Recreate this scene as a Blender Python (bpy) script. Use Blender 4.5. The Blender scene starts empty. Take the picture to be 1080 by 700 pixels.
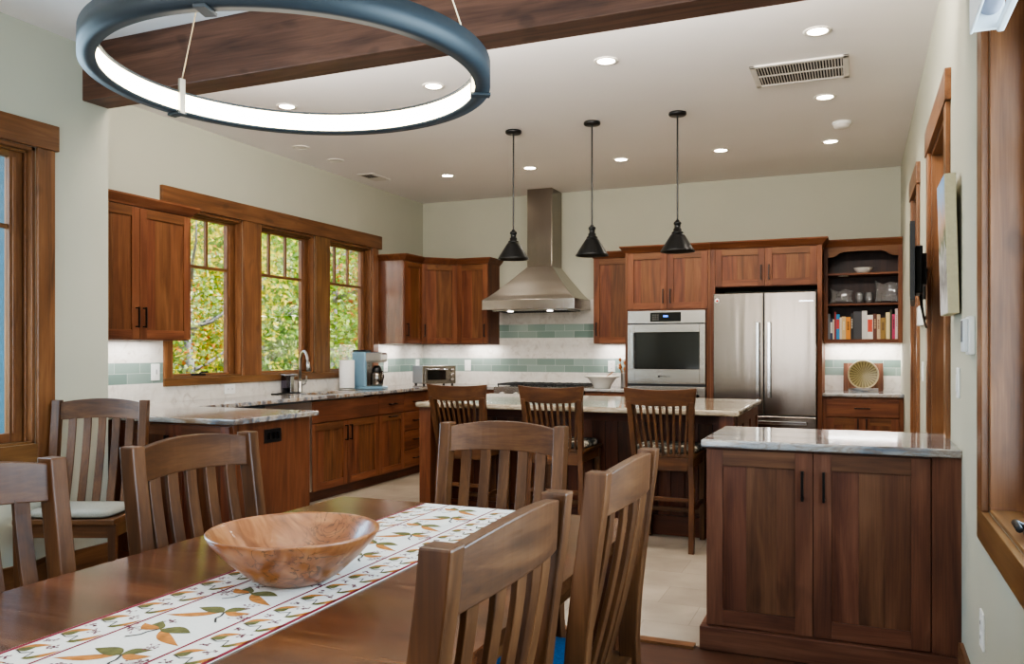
import bpy, bmesh, math, random
from mathutils import Vector, Matrix
random.seed(7)
S = bpy.context.scene
COL = S.collection
PI = math.pi

# ------------------------------------------------------------------ main measures (metres)
XL, XR, YB, ZC = -4.785, 0.374, 8.65, 3.05      # kitchen left wall, right wall, back wall, ceiling
XD, YJ = -4.09, 3.569                           # dining left wall and the corner where the kitchen widens
YF = -2.2                                       # wall behind the camera
ZT = 0.914                                      # counter top

# ------------------------------------------------------------------ material helpers
MATS = {}
def new_mat(name):
    m = bpy.data.materials.new(name); m.use_nodes = True
    nt = m.node_tree; b = nt.nodes['Principled BSDF']
    MATS[name] = m
    return m, nt, b
def N(nt, typ, **kw):
    n = nt.nodes.new(typ)
    for k, v in kw.items():
        if k.startswith('in_'):
            n.inputs[k[3:].replace('_', ' ')].default_value = v
        else: setattr(n, k, v)
    return n
def L(nt, a, b): nt.links.new(a, b)
def lin(c):
    return tuple(((x/255.)/12.92 if x/255. <= .04045 else ((x/255.+.055)/1.055)**2.4) for x in c)+(1.,)
def ramp(nt, stops):
    r = N(nt, 'ShaderNodeValToRGB')
    e = r.color_ramp.elements
    while len(e) < len(stops): e.new(.5)
    for i, (p, c) in enumerate(stops):
        e[i].position = p; e[i].color = c
    return r
def mathn(nt, op, a, b=None, c=None, clamp=False):
    n = N(nt, 'ShaderNodeMath', operation=op, use_clamp=clamp)
    for i, v in enumerate((a, b, c)):
        if v is None: continue
        if isinstance(v, (int, float)): n.inputs[i].default_value = v
        else: L(nt, v, n.inputs[i])
    return n.outputs[0]
def mixc(nt, fac, a, b, blend='MIX'):
    n = N(nt, 'ShaderNodeMix', data_type='RGBA', blend_type=blend)
    for i, v in ((0, fac), (6, a), (7, b)):
        if isinstance(v, (int, float)): n.inputs[i].default_value = v
        elif isinstance(v, tuple): n.inputs[i].default_value = v
        else: L(nt, v, n.inputs[i])
    return n.outputs[2]
def bump(nt, b, h, strength=.1, dist=.002):
    n = N(nt, 'ShaderNodeBump'); n.inputs['Strength'].default_value = strength; n.inputs['Distance'].default_value = dist
    L(nt, h, n.inputs['Height']); L(nt, n.outputs[0], b.inputs['Normal'])

def flat(name, rgb, rough=.5, metal=0., spec=.5, emit=None, estr=0., noise=0., nscale=8., coat=0.):
    m, nt, b = new_mat(name)
    b.inputs['Roughness'].default_value = rough; b.inputs['Metallic'].default_value = metal
    b.inputs['Specular IOR Level'].default_value = spec; b.inputs['Coat Weight'].default_value = coat
    c = lin(rgb)
    tc = N(nt, 'ShaderNodeTexCoord'); nz = N(nt, 'ShaderNodeTexNoise'); nz.inputs['Scale'].default_value = nscale; nz.inputs['Detail'].default_value = 4
    L(nt, tc.outputs['Object'], nz.inputs['Vector'])
    k = noise if noise else .03
    d = tuple(x*(1-k) for x in c[:3])+(1,); u = tuple(min(1, x*(1+k)) for x in c[:3])+(1,)
    r = ramp(nt, [(.3, d), (.7, u)]); L(nt, nz.outputs['Fac'], r.inputs[0]); L(nt, r.outputs[0], b.inputs['Base Color'])
    if emit:
        b.inputs['Emission Color'].default_value = lin(emit); b.inputs['Emission Strength'].default_value = estr
    return m

def wood(name, axis, dark, mid, light, rough=.34, ring=1., knots=.0, coat=.06, vary=.32):
    """Stained hardwood, grain along one object axis; every loose piece of the mesh gets its own board."""
    m, nt, b = new_mat(name)
    tc = N(nt, 'ShaderNodeTexCoord'); geo = N(nt, 'ShaderNodeNewGeometry'); oi = N(nt, 'ShaderNodeObjectInfo')
    rnd = mathn(nt, 'ADD', geo.outputs['Random Per Island'], oi.outputs['Random'])
    off = N(nt, 'ShaderNodeCombineXYZ')
    L(nt, mathn(nt, 'MULTIPLY', rnd, 37.), off.inputs[0]); L(nt, mathn(nt, 'MULTIPLY', rnd, 61.), off.inputs[1]); L(nt, mathn(nt, 'MULTIPLY', rnd, 53.), off.inputs[2])
    add = N(nt, 'ShaderNodeVectorMath', operation='ADD'); L(nt, tc.outputs['Object'], add.inputs[0]); L(nt, off.outputs[0], add.inputs[1])
    def mapped(along, across):
        mp = N(nt, 'ShaderNodeMapping')
        sc = [across]*3; sc['xyz'.index(axis)] = along
        mp.inputs['Scale'].default_value = sc
        L(nt, add.outputs[0], mp.inputs['Vector']); return mp.outputs[0]
    n1 = N(nt, 'ShaderNodeTexNoise'); n1.inputs['Scale'].default_value = 1.; n1.inputs['Detail'].default_value = 5; n1.inputs['Distortion'].default_value = 1.2*ring
    L(nt, mapped(1.3, 13.), n1.inputs['Vector'])
    n2 = N(nt, 'ShaderNodeTexNoise'); n2.inputs['Scale'].default_value = 1.; n2.inputs['Detail'].default_value = 3
    L(nt, mapped(5., 170.), n2.inputs['Vector'])
    n3 = N(nt, 'ShaderNodeTexNoise'); n3.inputs['Scale'].default_value = 1.; n3.inputs['Detail'].default_value = 2
    L(nt, mapped(2.5, 4.), n3.inputs['Vector'])
    f = mathn(nt, 'ADD', mathn(nt, 'MULTIPLY', n1.outputs['Fac'], .62), mathn(nt, 'MULTIPLY', n2.outputs['Fac'], .2))
    f = mathn(nt, 'ADD', f, mathn(nt, 'MULTIPLY', n3.outputs['Fac'], .18))
    r = ramp(nt, [(.33, lin(dark)), (.5, lin(mid)), (.68, lin(light))]); L(nt, f, r.inputs[0])
    hsv = N(nt, 'ShaderNodeHueSaturation')
    isl = geo.outputs['Random Per Island']
    L(nt, mathn(nt, 'ADD', mathn(nt, 'MULTIPLY', isl, vary), 1-vary*.5), hsv.inputs['Value'])
    L(nt, mathn(nt, 'ADD', mathn(nt, 'MULTIPLY', mathn(nt, 'FRACT', mathn(nt, 'MULTIPLY', isl, 7.3)), .016), .492), hsv.inputs['Hue'])
    L(nt, r.outputs[0], hsv.inputs['Color'])
    col = hsv.outputs[0]
    if knots:
        vz = N(nt, 'ShaderNodeTexNoise'); vz.inputs['Scale'].default_value = 1.; vz.inputs['Detail'].default_value = 1
        L(nt, mapped(5., 9.), vz.inputs['Vector'])
        kr = ramp(nt, [(.66, (1, 1, 1, 1)), (.74, (1-knots, 1-knots, 1-knots, 1))]); L(nt, vz.outputs['Fac'], kr.inputs[0])
        col = mixc(nt, 1., col, kr.outputs[0], 'MULTIPLY')
    L(nt, col, b.inputs['Base Color'])
    b.inputs['Roughness'].default_value = rough; b.inputs['Coat Weight'].default_value = coat; b.inputs['Coat Roughness'].default_value = .25; b.inputs['Specular IOR Level'].default_value = .25 if coat == 0. else .4
    bump(nt, b, n2.outputs['Fac'], .12, .001)
    return m
def wood_set(name, *a, **k):
    for ax in 'xyz': wood(name+'_'+ax, ax, *a, **k)

wood_set('cherry', (70, 41, 25), (100, 61, 37), (124, 82, 53), rough=.46, coat=0., vary=.2)
wood_set('dark_cherry', (68, 42, 31), (97, 62, 44), (120, 82, 60), rough=.42, knots=.2, coat=0., vary=.16)
wood_set('cherry_satin', (70, 41, 25), (100, 61, 37), (124, 82, 53), rough=.2, coat=.9, vary=.2)
wood_set('island', (56, 27, 15), (83, 43, 23), (107, 60, 32), rough=.38)
wood_set('trim', (80, 52, 30), (110, 74, 44), (136, 96, 60), rough=.36, knots=.3)
wood_set('walnut', (54, 33, 18), (84, 54, 29), (110, 76, 45), rough=.38, knots=.2)
wood_set('table', (54, 31, 17), (88, 53, 30), (122, 80, 48), rough=.22, coat=.35, vary=.22)
wood_set('beam', (60, 40, 30), (90, 62, 47), (114, 82, 63), rough=.5, knots=.35, vary=.1)
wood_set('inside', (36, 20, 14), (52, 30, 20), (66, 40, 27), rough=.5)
wood_set('board', (66, 40, 27), (96, 64, 44), (122, 88, 64), rough=.5, vary=.6, coat=0.)

# walls and ceiling
flat('wall_paint', (176, 175, 158), .72, noise=.015, nscale=3)
flat('ceiling_paint', (234, 229, 226), .8, noise=.012, nscale=2)
flat('white_plastic', (226, 226, 222), .35)
flat('vent_white', (214, 208, 200), .45)
flat('dark_slot', (38, 34, 32), .8)
flat('black_metal', (22, 21, 21), .38, .4)
flat('pendant_black', (30, 30, 30), .33, .5)
flat('oil_bronze', (20, 17, 16), .35, .5)
flat('black_plastic', (12, 12, 13), .4)
flat('black_glass', (14, 14, 15), .06, spec=.6)
flat('oven_glass', (26, 25, 24), .07, spec=.7)
flat('iron', (24, 24, 26), .55, .3)
flat('chrome', (205, 207, 208), .14, 1.)
flat('brushed_nickel', (182, 180, 174), .28, 1.)
flat('grey_plastic', (96, 100, 104), .4)
flat('ring_paint', (40, 48, 54), .5, .1)
flat('cable_gold', (206, 190, 160), .35, .8)
flat('paper', (232, 231, 228), .85)
flat('ceramic_white', (222, 218, 208), .22, coat=.4)
flat('coffee_blue', (124, 158, 178), .3, .35, coat=.4)
flat('cushion_grey', (138, 134, 122), .9, noise=.12, nscale=180)
flat('cushion_blue', (22, 92, 140), .9, noise=.25, nscale=160)
flat('white_frame', (214, 218, 220), .4)
flat('blind_cloth', (150, 150, 162), .8)
flat('teal_siding', (4, 92, 122), .5, noise=.1, nscale=2)
flat('canvas_edge', (190, 182, 150), .8, noise=.06, nscale=60)
flat('cream_plate', (186, 172, 138), .4)
flat('badge_red', (190, 40, 34), .4)
flat('badge_white', (230, 228, 222), .4)
flat('display_blue', (40, 90, 200), .4, emit=(60, 130, 255), estr=2.5)
flat('lens_glow', (255, 246, 232), .4, emit=(255, 240, 218), estr=22.)
flat('lens_off', (222, 216, 206), .4)
flat('ring_glow', (255, 246, 226), .4, emit=(255, 236, 198), estr=10.)
flat('puck_glow', (255, 255, 255), .4, emit=(255, 246, 236), estr=9.)
flat('bulb_glow', (255, 244, 230), .4, emit=(255, 232, 200), estr=1.5)
flat('dried_flower', (168, 106, 62), .8, noise=.4, nscale=60)
flat('spoon_wood', (150, 100, 60), .6)
flat('outlet_slot', (120, 120, 118), .6)
flat('bark', (124, 124, 130), .9, noise=.3, nscale=9)
flat('forest_floor', (120, 116, 60), .95, noise=.5, nscale=3)
flat('sun_block_grey', (120, 116, 110), .9)
flat('red_line', (122, 20, 42), .85)
flat('leaf_olive', (96, 92, 44), .85, noise=.3, nscale=60)
flat('leaf_ochre', (176, 112, 44), .85, noise=.3, nscale=60)
flat('bud_plum', (112, 58, 68), .85)
flat('stem_dark', (60, 54, 50), .85)
flat('runner_white', (226, 222, 214), .92, noise=.04, nscale=200)

def steel(name, rgb, axis, rough=.3):
    m, nt, b = new_mat(name)
    tc = N(nt, 'ShaderNodeTexCoord'); mp = N(nt, 'ShaderNodeMapping')
    sc = [7.]*3; sc['xyz'.index(axis)] = .5; mp.inputs['Scale'].default_value = sc
    L(nt, tc.outputs['Object'], mp.inputs['Vector'])
    nz = N(nt, 'ShaderNodeTexNoise'); nz.inputs['Scale'].default_value = 1.; nz.inputs['Detail'].default_value = 2; L(nt, mp.outputs[0], nz.inputs['Vector'])
    fine = N(nt, 'ShaderNodeMapping'); sf = [420.]*3; sf['xyz'.index(axis)] = 3.; fine.inputs['Scale'].default_value = sf; L(nt, tc.outputs['Object'], fine.inputs['Vector'])
    nf = N(nt, 'ShaderNodeTexNoise'); nf.inputs['Scale'].default_value = 1.; nf.inputs['Detail'].default_value = 1; L(nt, fine.outputs[0], nf.inputs['Vector'])
    c = lin(rgb); r = ramp(nt, [(.3, tuple(x*.96 for x in c[:3])+(1,)), (.7, c)]); L(nt, nf.outputs['Fac'], r.inputs[0]); L(nt, r.outputs[0], b.inputs['Base Color'])
    b.inputs['Metallic'].default_value = 1.; b.inputs['Roughness'].default_value = rough
    bump(nt, b, nz.outputs['Fac'], .25, .012)
    return m
steel('steel_z', (138, 129, 120), 'z', .2)
steel('steel_x', (172, 166, 158), 'x', .24)
steel('steel_y', (180, 178, 174), 'y', .3)

def granite(name, base, warm, cool, dark, axis, shift=0.):
    m, nt, b = new_mat(name)
    tc = N(nt, 'ShaderNodeTexCoord'); mp = N(nt, 'ShaderNodeMapping')
    sc = [5.5]*3; sc['xyz'.index(axis)] = 1.3; mp.inputs['Scale'].default_value = sc; mp.inputs['Location'].default_value = (shift, shift*2, 0)
    mp.inputs['Rotation'].default_value = (0, 0, .22)
    L(nt, tc.outputs['Object'], mp.inputs['Vector'])
    a = N(nt, 'ShaderNodeTexNoise'); a.inputs['Scale'].default_value = 1.; a.inputs['Detail'].default_value = 7; a.inputs['Distortion'].default_value = 1.6; L(nt, mp.outputs[0], a.inputs['Vector'])
    r1 = ramp(nt, [(.36, lin(dark)), (.44, lin(cool)), (.5, lin(base)), (.56, lin(base)), (.64, lin(warm)), (.72, lin(cool))]); L(nt, a.outputs['Fac'], r1.inputs[0])
    c = N(nt, 'ShaderNodeTexNoise'); c.inputs['Scale'].default_value = 2.3; c.inputs['Detail'].default_value = 6; c.inputs['Distortion'].default_value = 2.2; L(nt, mp.outputs[0], c.inputs['Vector'])
    vein = ramp(nt, [(.46, (0, 0, 0, 1)), (.5, (1, 1, 1, 1)), (.54, (0, 0, 0, 1))]); L(nt, c.outputs['Fac'], vein.inputs[0])
    col = mixc(nt, mathn(nt, 'MULTIPLY', vein.outputs[0], .6), r1.outputs[0], lin(warm))
    sp = N(nt, 'ShaderNodeTexNoise'); sp.inputs['Scale'].default_value = 160.; sp.inputs['Detail'].default_value = 2; L(nt, tc.outputs['Object'], sp.inputs['Vector'])
    spr = ramp(nt, [(.3, (.72, .72, .72, 1)), (.5, (1, 1, 1, 1))]); L(nt, sp.outputs['Fac'], spr.inputs[0])
    col = mixc(nt, .7, col, spr.outputs[0], 'MULTIPLY')
    L(nt, col, b.inputs['Base Color']); b.inputs['Roughness'].default_value = .09; b.inputs['Coat Weight'].default_value = .3; b.inputs['Coat Roughness'].default_value = .04
    return m
granite('granite', (160, 158, 156), (128, 104, 82), (112, 122, 134), (88, 82, 80), 'x')
granite('granite_y', (168, 163, 156), (132, 106, 80), (116, 122, 130), (100, 90, 84), 'x', 3.)
granite('granite_island', (166, 156, 138), (128, 104, 76), (142, 132, 114), (92, 78, 62), 'x', 8.)

def tile(name, ha):
    """Marble subway tile with bands of green glass; ha = which object axis runs along the wall."""
    m, nt, b = new_mat(name)
    tc = N(nt, 'ShaderNodeTexCoord'); sp = N(nt, 'ShaderNodeSeparateXYZ'); L(nt, tc.outputs['Object'], sp.inputs[0])
    cb = N(nt, 'ShaderNodeCombineXYZ'); L(nt, sp.outputs['xy'.index(ha)], cb.inputs[0]); L(nt, mathn(nt, 'SUBTRACT', sp.outputs[2], .905), cb.inputs[1])
    br = N(nt, 'ShaderNodeTexBrick'); br.offset = .5; br.squash = 1.
    br.inputs['Scale'].default_value = 1.; br.inputs['Mortar Size'].default_value = .0016; br.inputs['Mortar Smooth'].default_value = .1
    br.inputs['Brick Width'].default_value = .222; br.inputs['Row Height'].default_value = .0765; br.inputs['Bias'].default_value = 0.
    br.inputs['Color1'].default_value = (0, 0, 0, 1); br.inputs['Color2'].default_value = (1, 1, 1, 1)
    L(nt, cb.outputs[0], br.inputs['Vector'])
    nz = N(nt, 'ShaderNodeTexNoise'); nz.inputs['Scale'].default_value = 11.; nz.inputs['Detail'].default_value = 8; nz.inputs['Distortion'].default_value = 1.5
    L(nt, tc.outputs['Object'], nz.inputs['Vector'])
    mar = ramp(nt, [(.3, lin((176, 168, 158))), (.42, lin((202, 196, 187))), (.7, lin((214, 210, 203)))]); L(nt, nz.outputs['Fac'], mar.inputs[0])
    marv = mixc(nt, mathn(nt, 'MULTIPLY', br.outputs['Color'], .35), mar.outputs[0], lin((204, 198, 188)))
    gr = mixc(nt, br.outputs['Color'], lin((104, 124, 116)), lin((136, 152, 144)))
    z = sp.outputs[2]
    band = lambda a, c: mathn(nt, 'MULTIPLY', mathn(nt, 'GREATER_THAN', z, a), mathn(nt, 'LESS_THAN', z, c))
    isg = mathn(nt, 'ADD', band(1.058, 1.211), band(1.4405, 1.5935))
    col = mixc(nt, isg, marv, gr)
    grout = mixc(nt, isg, lin((196, 192, 186)), lin((178, 184, 176)))
    col = mixc(nt, br.outputs['Fac'], col, grout)
    L(nt, col, b.inputs['Base Color'])
    L(nt, mathn(nt, 'SUBTRACT', .3, mathn(nt, 'MULTIPLY', isg, .18)), b.inputs['Roughness'])
    bump(nt, b, mathn(nt, 'SUBTRACT', 1., br.outputs['Fac']), .3, .002)
tile('tile_x', 'x'); tile('tile_y', 'y')

def floor_mats():
    m, nt, b = new_mat('floor_tile')
    tc = N(nt, 'ShaderNodeTexCoord')
    mp = N(nt, 'ShaderNodeMapping'); mp.inputs['Location'].default_value = (.13, .05, 0); L(nt, tc.outputs['Object'], mp.inputs['Vector'])
    br = N(nt, 'ShaderNodeTexBrick'); br.offset = .35
    br.inputs['Scale'].default_value = 1.; br.inputs['Mortar Size'].default_value = .002; br.inputs['Brick Width'].default_value = .61; br.inputs['Row Height'].default_value = .305
    br.inputs['Color1'].default_value = lin((160, 149, 134)); br.inputs['Color2'].default_value = lin((148, 137, 122)); br.inputs['Mortar'].default_value = lin((128, 118, 103))
    L(nt, mp.outputs[0], br.inputs['Vector'])
    nz = N(nt, 'ShaderNodeTexNoise'); nz.inputs['Scale'].default_value = 4.; nz.inputs['Detail'].default_value = 8; L(nt, tc.outputs['Object'], nz.inputs['Vector'])
    r = ramp(nt, [(.35, (.8, .79, .77, 1)), (.65, (1.04, 1.04, 1.04, 1))]); L(nt, nz.outputs['Fac'], r.inputs[0])
    L(nt, mixc(nt, 1., br.outputs['Color'], r.outputs[0], 'MULTIPLY'), b.inputs['Base Color']); b.inputs['Roughness'].default_value = .42
    bump(nt, b, mathn(nt, 'SUBTRACT', 1., br.outputs['Fac']), .2, .002)
    m, nt, b = new_mat('floor_wood')
    tc = N(nt, 'ShaderNodeTexCoord')
    br = N(nt, 'ShaderNodeTexBrick'); br.offset = .37
    br.inputs['Scale'].default_value = 1.; br.inputs['Mortar Size'].default_value = .0012; br.inputs['Brick Width'].default_value = 1.1; br.inputs['Row Height'].default_value = .11
    br.inputs['Color1'].default_value = lin((76, 47, 32)); br.inputs['Color2'].default_value = lin((60, 36, 25)); br.inputs['Mortar'].default_value = lin((40, 22, 14))
    L(nt, tc.outputs['Object'], br.inputs['Vector'])
    mp = N(nt, 'ShaderNodeMapping'); mp.inputs['Scale'].default_value = (2., 40., 1.); L(nt, tc.outputs['Object'], mp.inputs['Vector'])
    nz = N(nt, 'ShaderNodeTexNoise'); nz.inputs['Scale'].default_value = 1.; nz.inputs['Detail'].default_value = 6; L(nt, mp.outputs[0], nz.inputs['Vector'])
    r = ramp(nt, [(.3, (.7, .68, .66, 1)), (.7, (1.15, 1.15, 1.15, 1))]); L(nt, nz.outputs['Fac'], r.inputs[0])
    L(nt, mixc(nt, 1., br.outputs['Color'], r.outputs[0], 'MULTIPLY'), b.inputs['Base Color']); b.inputs['Roughness'].default_value = .35
floor_mats()

def glass_pane(name, tint=(1, 1, 1), refl=.5, body=0.):
    m = bpy.data.materials.new(name); m.use_nodes = True; MATS[name] = m
    nt = m.node_tree; nt.nodes.clear()
    o = N(nt, 'ShaderNodeOutputMaterial'); mx = N(nt, 'ShaderNodeMixShader'); t = N(nt, 'ShaderNodeBsdfTransparent'); g = N(nt, 'ShaderNodeBsdfGlossy')
    g.inputs['Roughness'].default_value = .02; t.inputs['Color'].default_value = tint+(1,)
    fr = N(nt, 'ShaderNodeFresnel'); fr.inputs['IOR'].default_value = 1.45
    L(nt, mathn(nt, 'MULTIPLY', fr.outputs[0], refl), mx.inputs[0]); L(nt, t.outputs[0], mx.inputs[1]); L(nt, g.outputs[0], mx.inputs[2])
    if body:
        m2 = N(nt, 'ShaderNodeMixShader'); m2.inputs[0].default_value = body; d2 = N(nt, 'ShaderNodeBsdfDiffuse'); d2.inputs[0].default_value = (.9, .9, .9, 1)
        L(nt, mx.outputs[0], m2.inputs[1]); L(nt, d2.outputs[0], m2.inputs[2]); L(nt, m2.outputs[0], o.inputs[0])
    else: L(nt, mx.outputs[0], o.inputs[0])
glass_pane('pane_glass'); glass_pane('clear_glass', (.97, .97, .97), 1.2, .07); glass_pane('smoke_plastic', (.62, .6, .7), 1.5)

def leaves(name, stops):
    m, nt, b = new_mat(name)
    geo = N(nt, 'ShaderNodeNewGeometry'); r = ramp(nt, stops); L(nt, geo.outputs['Random Per Island'], r.inputs[0])
    L(nt, r.outputs[0], b.inputs['Base Color']); b.inputs['Roughness'].default_value = .6
    tr = N(nt, 'ShaderNodeBsdfTranslucent'); L(nt, r.outputs[0], tr.inputs['Color'])
    mx = N(nt, 'ShaderNodeMixShader'); mx.inputs[0].default_value = .45
    L(nt, b.outputs[0], mx.inputs[1]); L(nt, tr.outputs[0], mx.inputs[2]); L(nt, mx.outputs[0], nt.nodes['Material Output'].inputs[0])
leaves('leaf_green', [(0, lin((70, 112, 24))), (.5, lin((122, 166, 44))), (1, lin((178, 198, 70)))])
leaves('leaf_yellow', [(0, lin((160, 170, 24))), (.6, lin((222, 206, 36))), (1, lin((244, 226, 90)))])
leaves('leaf_orange', [(0, lin((120, 140, 44))), (.4, lin((196, 176, 70))), (.8, lin((210, 128, 56))), (1, lin((196, 92, 48)))])
leaves('leaf_pale', [(0, lin((110, 148, 76))), (.6, lin((166, 192, 120))), (1, lin((214, 226, 176)))])

def bowl_wood():
    m, nt, b = new_mat('spalted_maple')
    tc = N(nt, 'ShaderNodeTexCoord'); mp = N(nt, 'ShaderNodeMapping'); mp.inputs['Rotation'].default_value = (.5, .3, .7); mp.inputs['Scale'].default_value = (6, 22, 9)
    L(nt, tc.outputs['Object'], mp.inputs['Vector'])
    nz = N(nt, 'ShaderNodeTexNoise'); nz.inputs['Scale'].default_value = 1.; nz.inputs['Detail'].default_value = 5; nz.inputs['Distortion'].default_value = 1.5; L(nt, mp.outputs[0], nz.inputs['Vector'])
    r = ramp(nt, [(.3, lin((108, 64, 37))), (.5, lin((142, 90, 54))), (.7, lin((166, 115, 74)))]); L(nt, nz.outputs['Fac'], r.inputs[0])
    m2 = N(nt, 'ShaderNodeMapping'); m2.inputs['Scale'].default_value = (9, 5, 12); m2.inputs['Rotation'].default_value = (0, .4, .9); L(nt, tc.outputs['Object'], m2.inputs['Vector'])
    n2 = N(nt, 'ShaderNodeTexNoise'); n2.inputs['Scale'].default_value = 1.3; n2.inputs['Detail'].default_value = 4; n2.inputs['Distortion'].default_value = 2.5; L(nt, m2.outputs[0], n2.inputs['Vector'])
    line = ramp(nt, [(.475, (0, 0, 0, 1)), (.5, (1, 1, 1, 1)), (.53, (0, 0, 0, 1))]); L(nt, n2.outputs['Fac'], line.inputs[0])
    n3 = N(nt, 'ShaderNodeTexNoise'); n3.inputs['Scale'].default_value = 7.; L(nt, tc.outputs['Object'], n3.inputs['Vector'])
    msk = ramp(nt, [(.5, (0, 0, 0, 1)), (.58, (1, 1, 1, 1))]); L(nt, n3.outputs['Fac'], msk.inputs[0])
    f = mathn(nt, 'MULTIPLY', mathn(nt, 'MULTIPLY', line.outputs[0], msk.outputs[0]), .9)
    L(nt, mixc(nt, f, r.outputs[0], lin((70, 52, 36))), b.inputs['Base Color']); b.inputs['Roughness'].default_value = .3; b.inputs['Coat Weight'].default_value = .2
bowl_wood()

def floral(name):
    m, nt, b = new_mat(name)
    tc = N(nt, 'ShaderNodeTexCoord')
    v = N(nt, 'ShaderNodeTexVoronoi'); v.inputs['Scale'].default_value = 16.; L(nt, tc.outputs['Object'], v.inputs['Vector'])
    n = N(nt, 'ShaderNodeTexNoise'); n.inputs['Scale'].default_value = 22.; n.inputs['Distortion'].default_value = 1.5; L(nt, tc.outputs['Object'], n.inputs['Vector'])
    r = ramp(nt, [(.42, lin((196, 188, 168))), (.5, lin((110, 106, 96))), (.58, lin((48, 48, 46)))])
    L(nt, mathn(nt, 'ADD', mathn(nt, 'MULTIPLY', v.outputs['Distance'], .4), mathn(nt, 'MULTIPLY', n.outputs['Fac'], .72)), r.inputs[0])
    L(nt, r.outputs[0], b.inputs['Base Color']); b.inputs['Roughness'].default_value = .9
floral('floral_cloth')

def fan_plate():
    m, nt, b = new_mat('fan_pattern')
    tc = N(nt, 'ShaderNodeTexCoord'); sp = N(nt, 'ShaderNodeSeparateXYZ'); L(nt, tc.outputs['Object'], sp.inputs[0])
    z = mathn(nt, 'SUBTRACT', sp.outputs[2], .135)
    ang = mathn(nt, 'ARCTAN2', sp.outputs[0], z); rad = mathn(nt, 'SQRT', mathn(nt, 'ADD', mathn(nt, 'MULTIPLY', sp.outputs[0], sp.outputs[0]), mathn(nt, 'MULTIPLY', z, z)))
    w = mathn(nt, 'SINE', mathn(nt, 'MULTIPLY', ang, 26.)); w2 = mathn(nt, 'SINE', mathn(nt, 'MULTIPLY', rad, 520.))
    f = mathn(nt, 'ADD', mathn(nt, 'MULTIPLY', w, .3), mathn(nt, 'MULTIPLY', w2, .2)); f = mathn(nt, 'ADD', f, .5)
    r = ramp(nt, [(.3, lin((98, 86, 48))), (.55, lin((136, 124, 76))), (.9, lin((166, 152, 104)))]); L(nt, f, r.inputs[0])
    L(nt, r.outputs[0], b.inputs['Base Color']); b.inputs['Roughness'].default_value = .35
fan_plate()

def painting_mat():
    m, nt, b = new_mat('painted_landscape')
    tc = N(nt, 'ShaderNodeTexCoord'); sp = N(nt, 'ShaderNodeSeparateXYZ'); L(nt, tc.outputs['Object'], sp.inputs[0])
    n = N(nt, 'ShaderNodeTexNoise'); n.inputs['Scale'].default_value = 14.; n.inputs['Detail'].default_value = 6; L(nt, tc.outputs['Object'], n.inputs['Vector'])
    h = mathn(nt, 'ADD', mathn(nt, 'DIVIDE', sp.outputs[2], .55), mathn(nt, 'MULTIPLY', mathn(nt, 'SUBTRACT', n.outputs['Fac'], .5), .5))
    r = ramp(nt, [(.05, lin((200, 196, 190))), (.25, lin((110, 106, 100))), (.42, lin((190, 186, 180))), (.5, lin((90, 104, 74))), (.66, lin((196, 160, 132))), (.9, lin((140, 172, 206)))])
    L(nt, h, r.inputs[0]); L(nt, r.outputs[0], b.inputs['Base Color'])
painting_mat()

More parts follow.
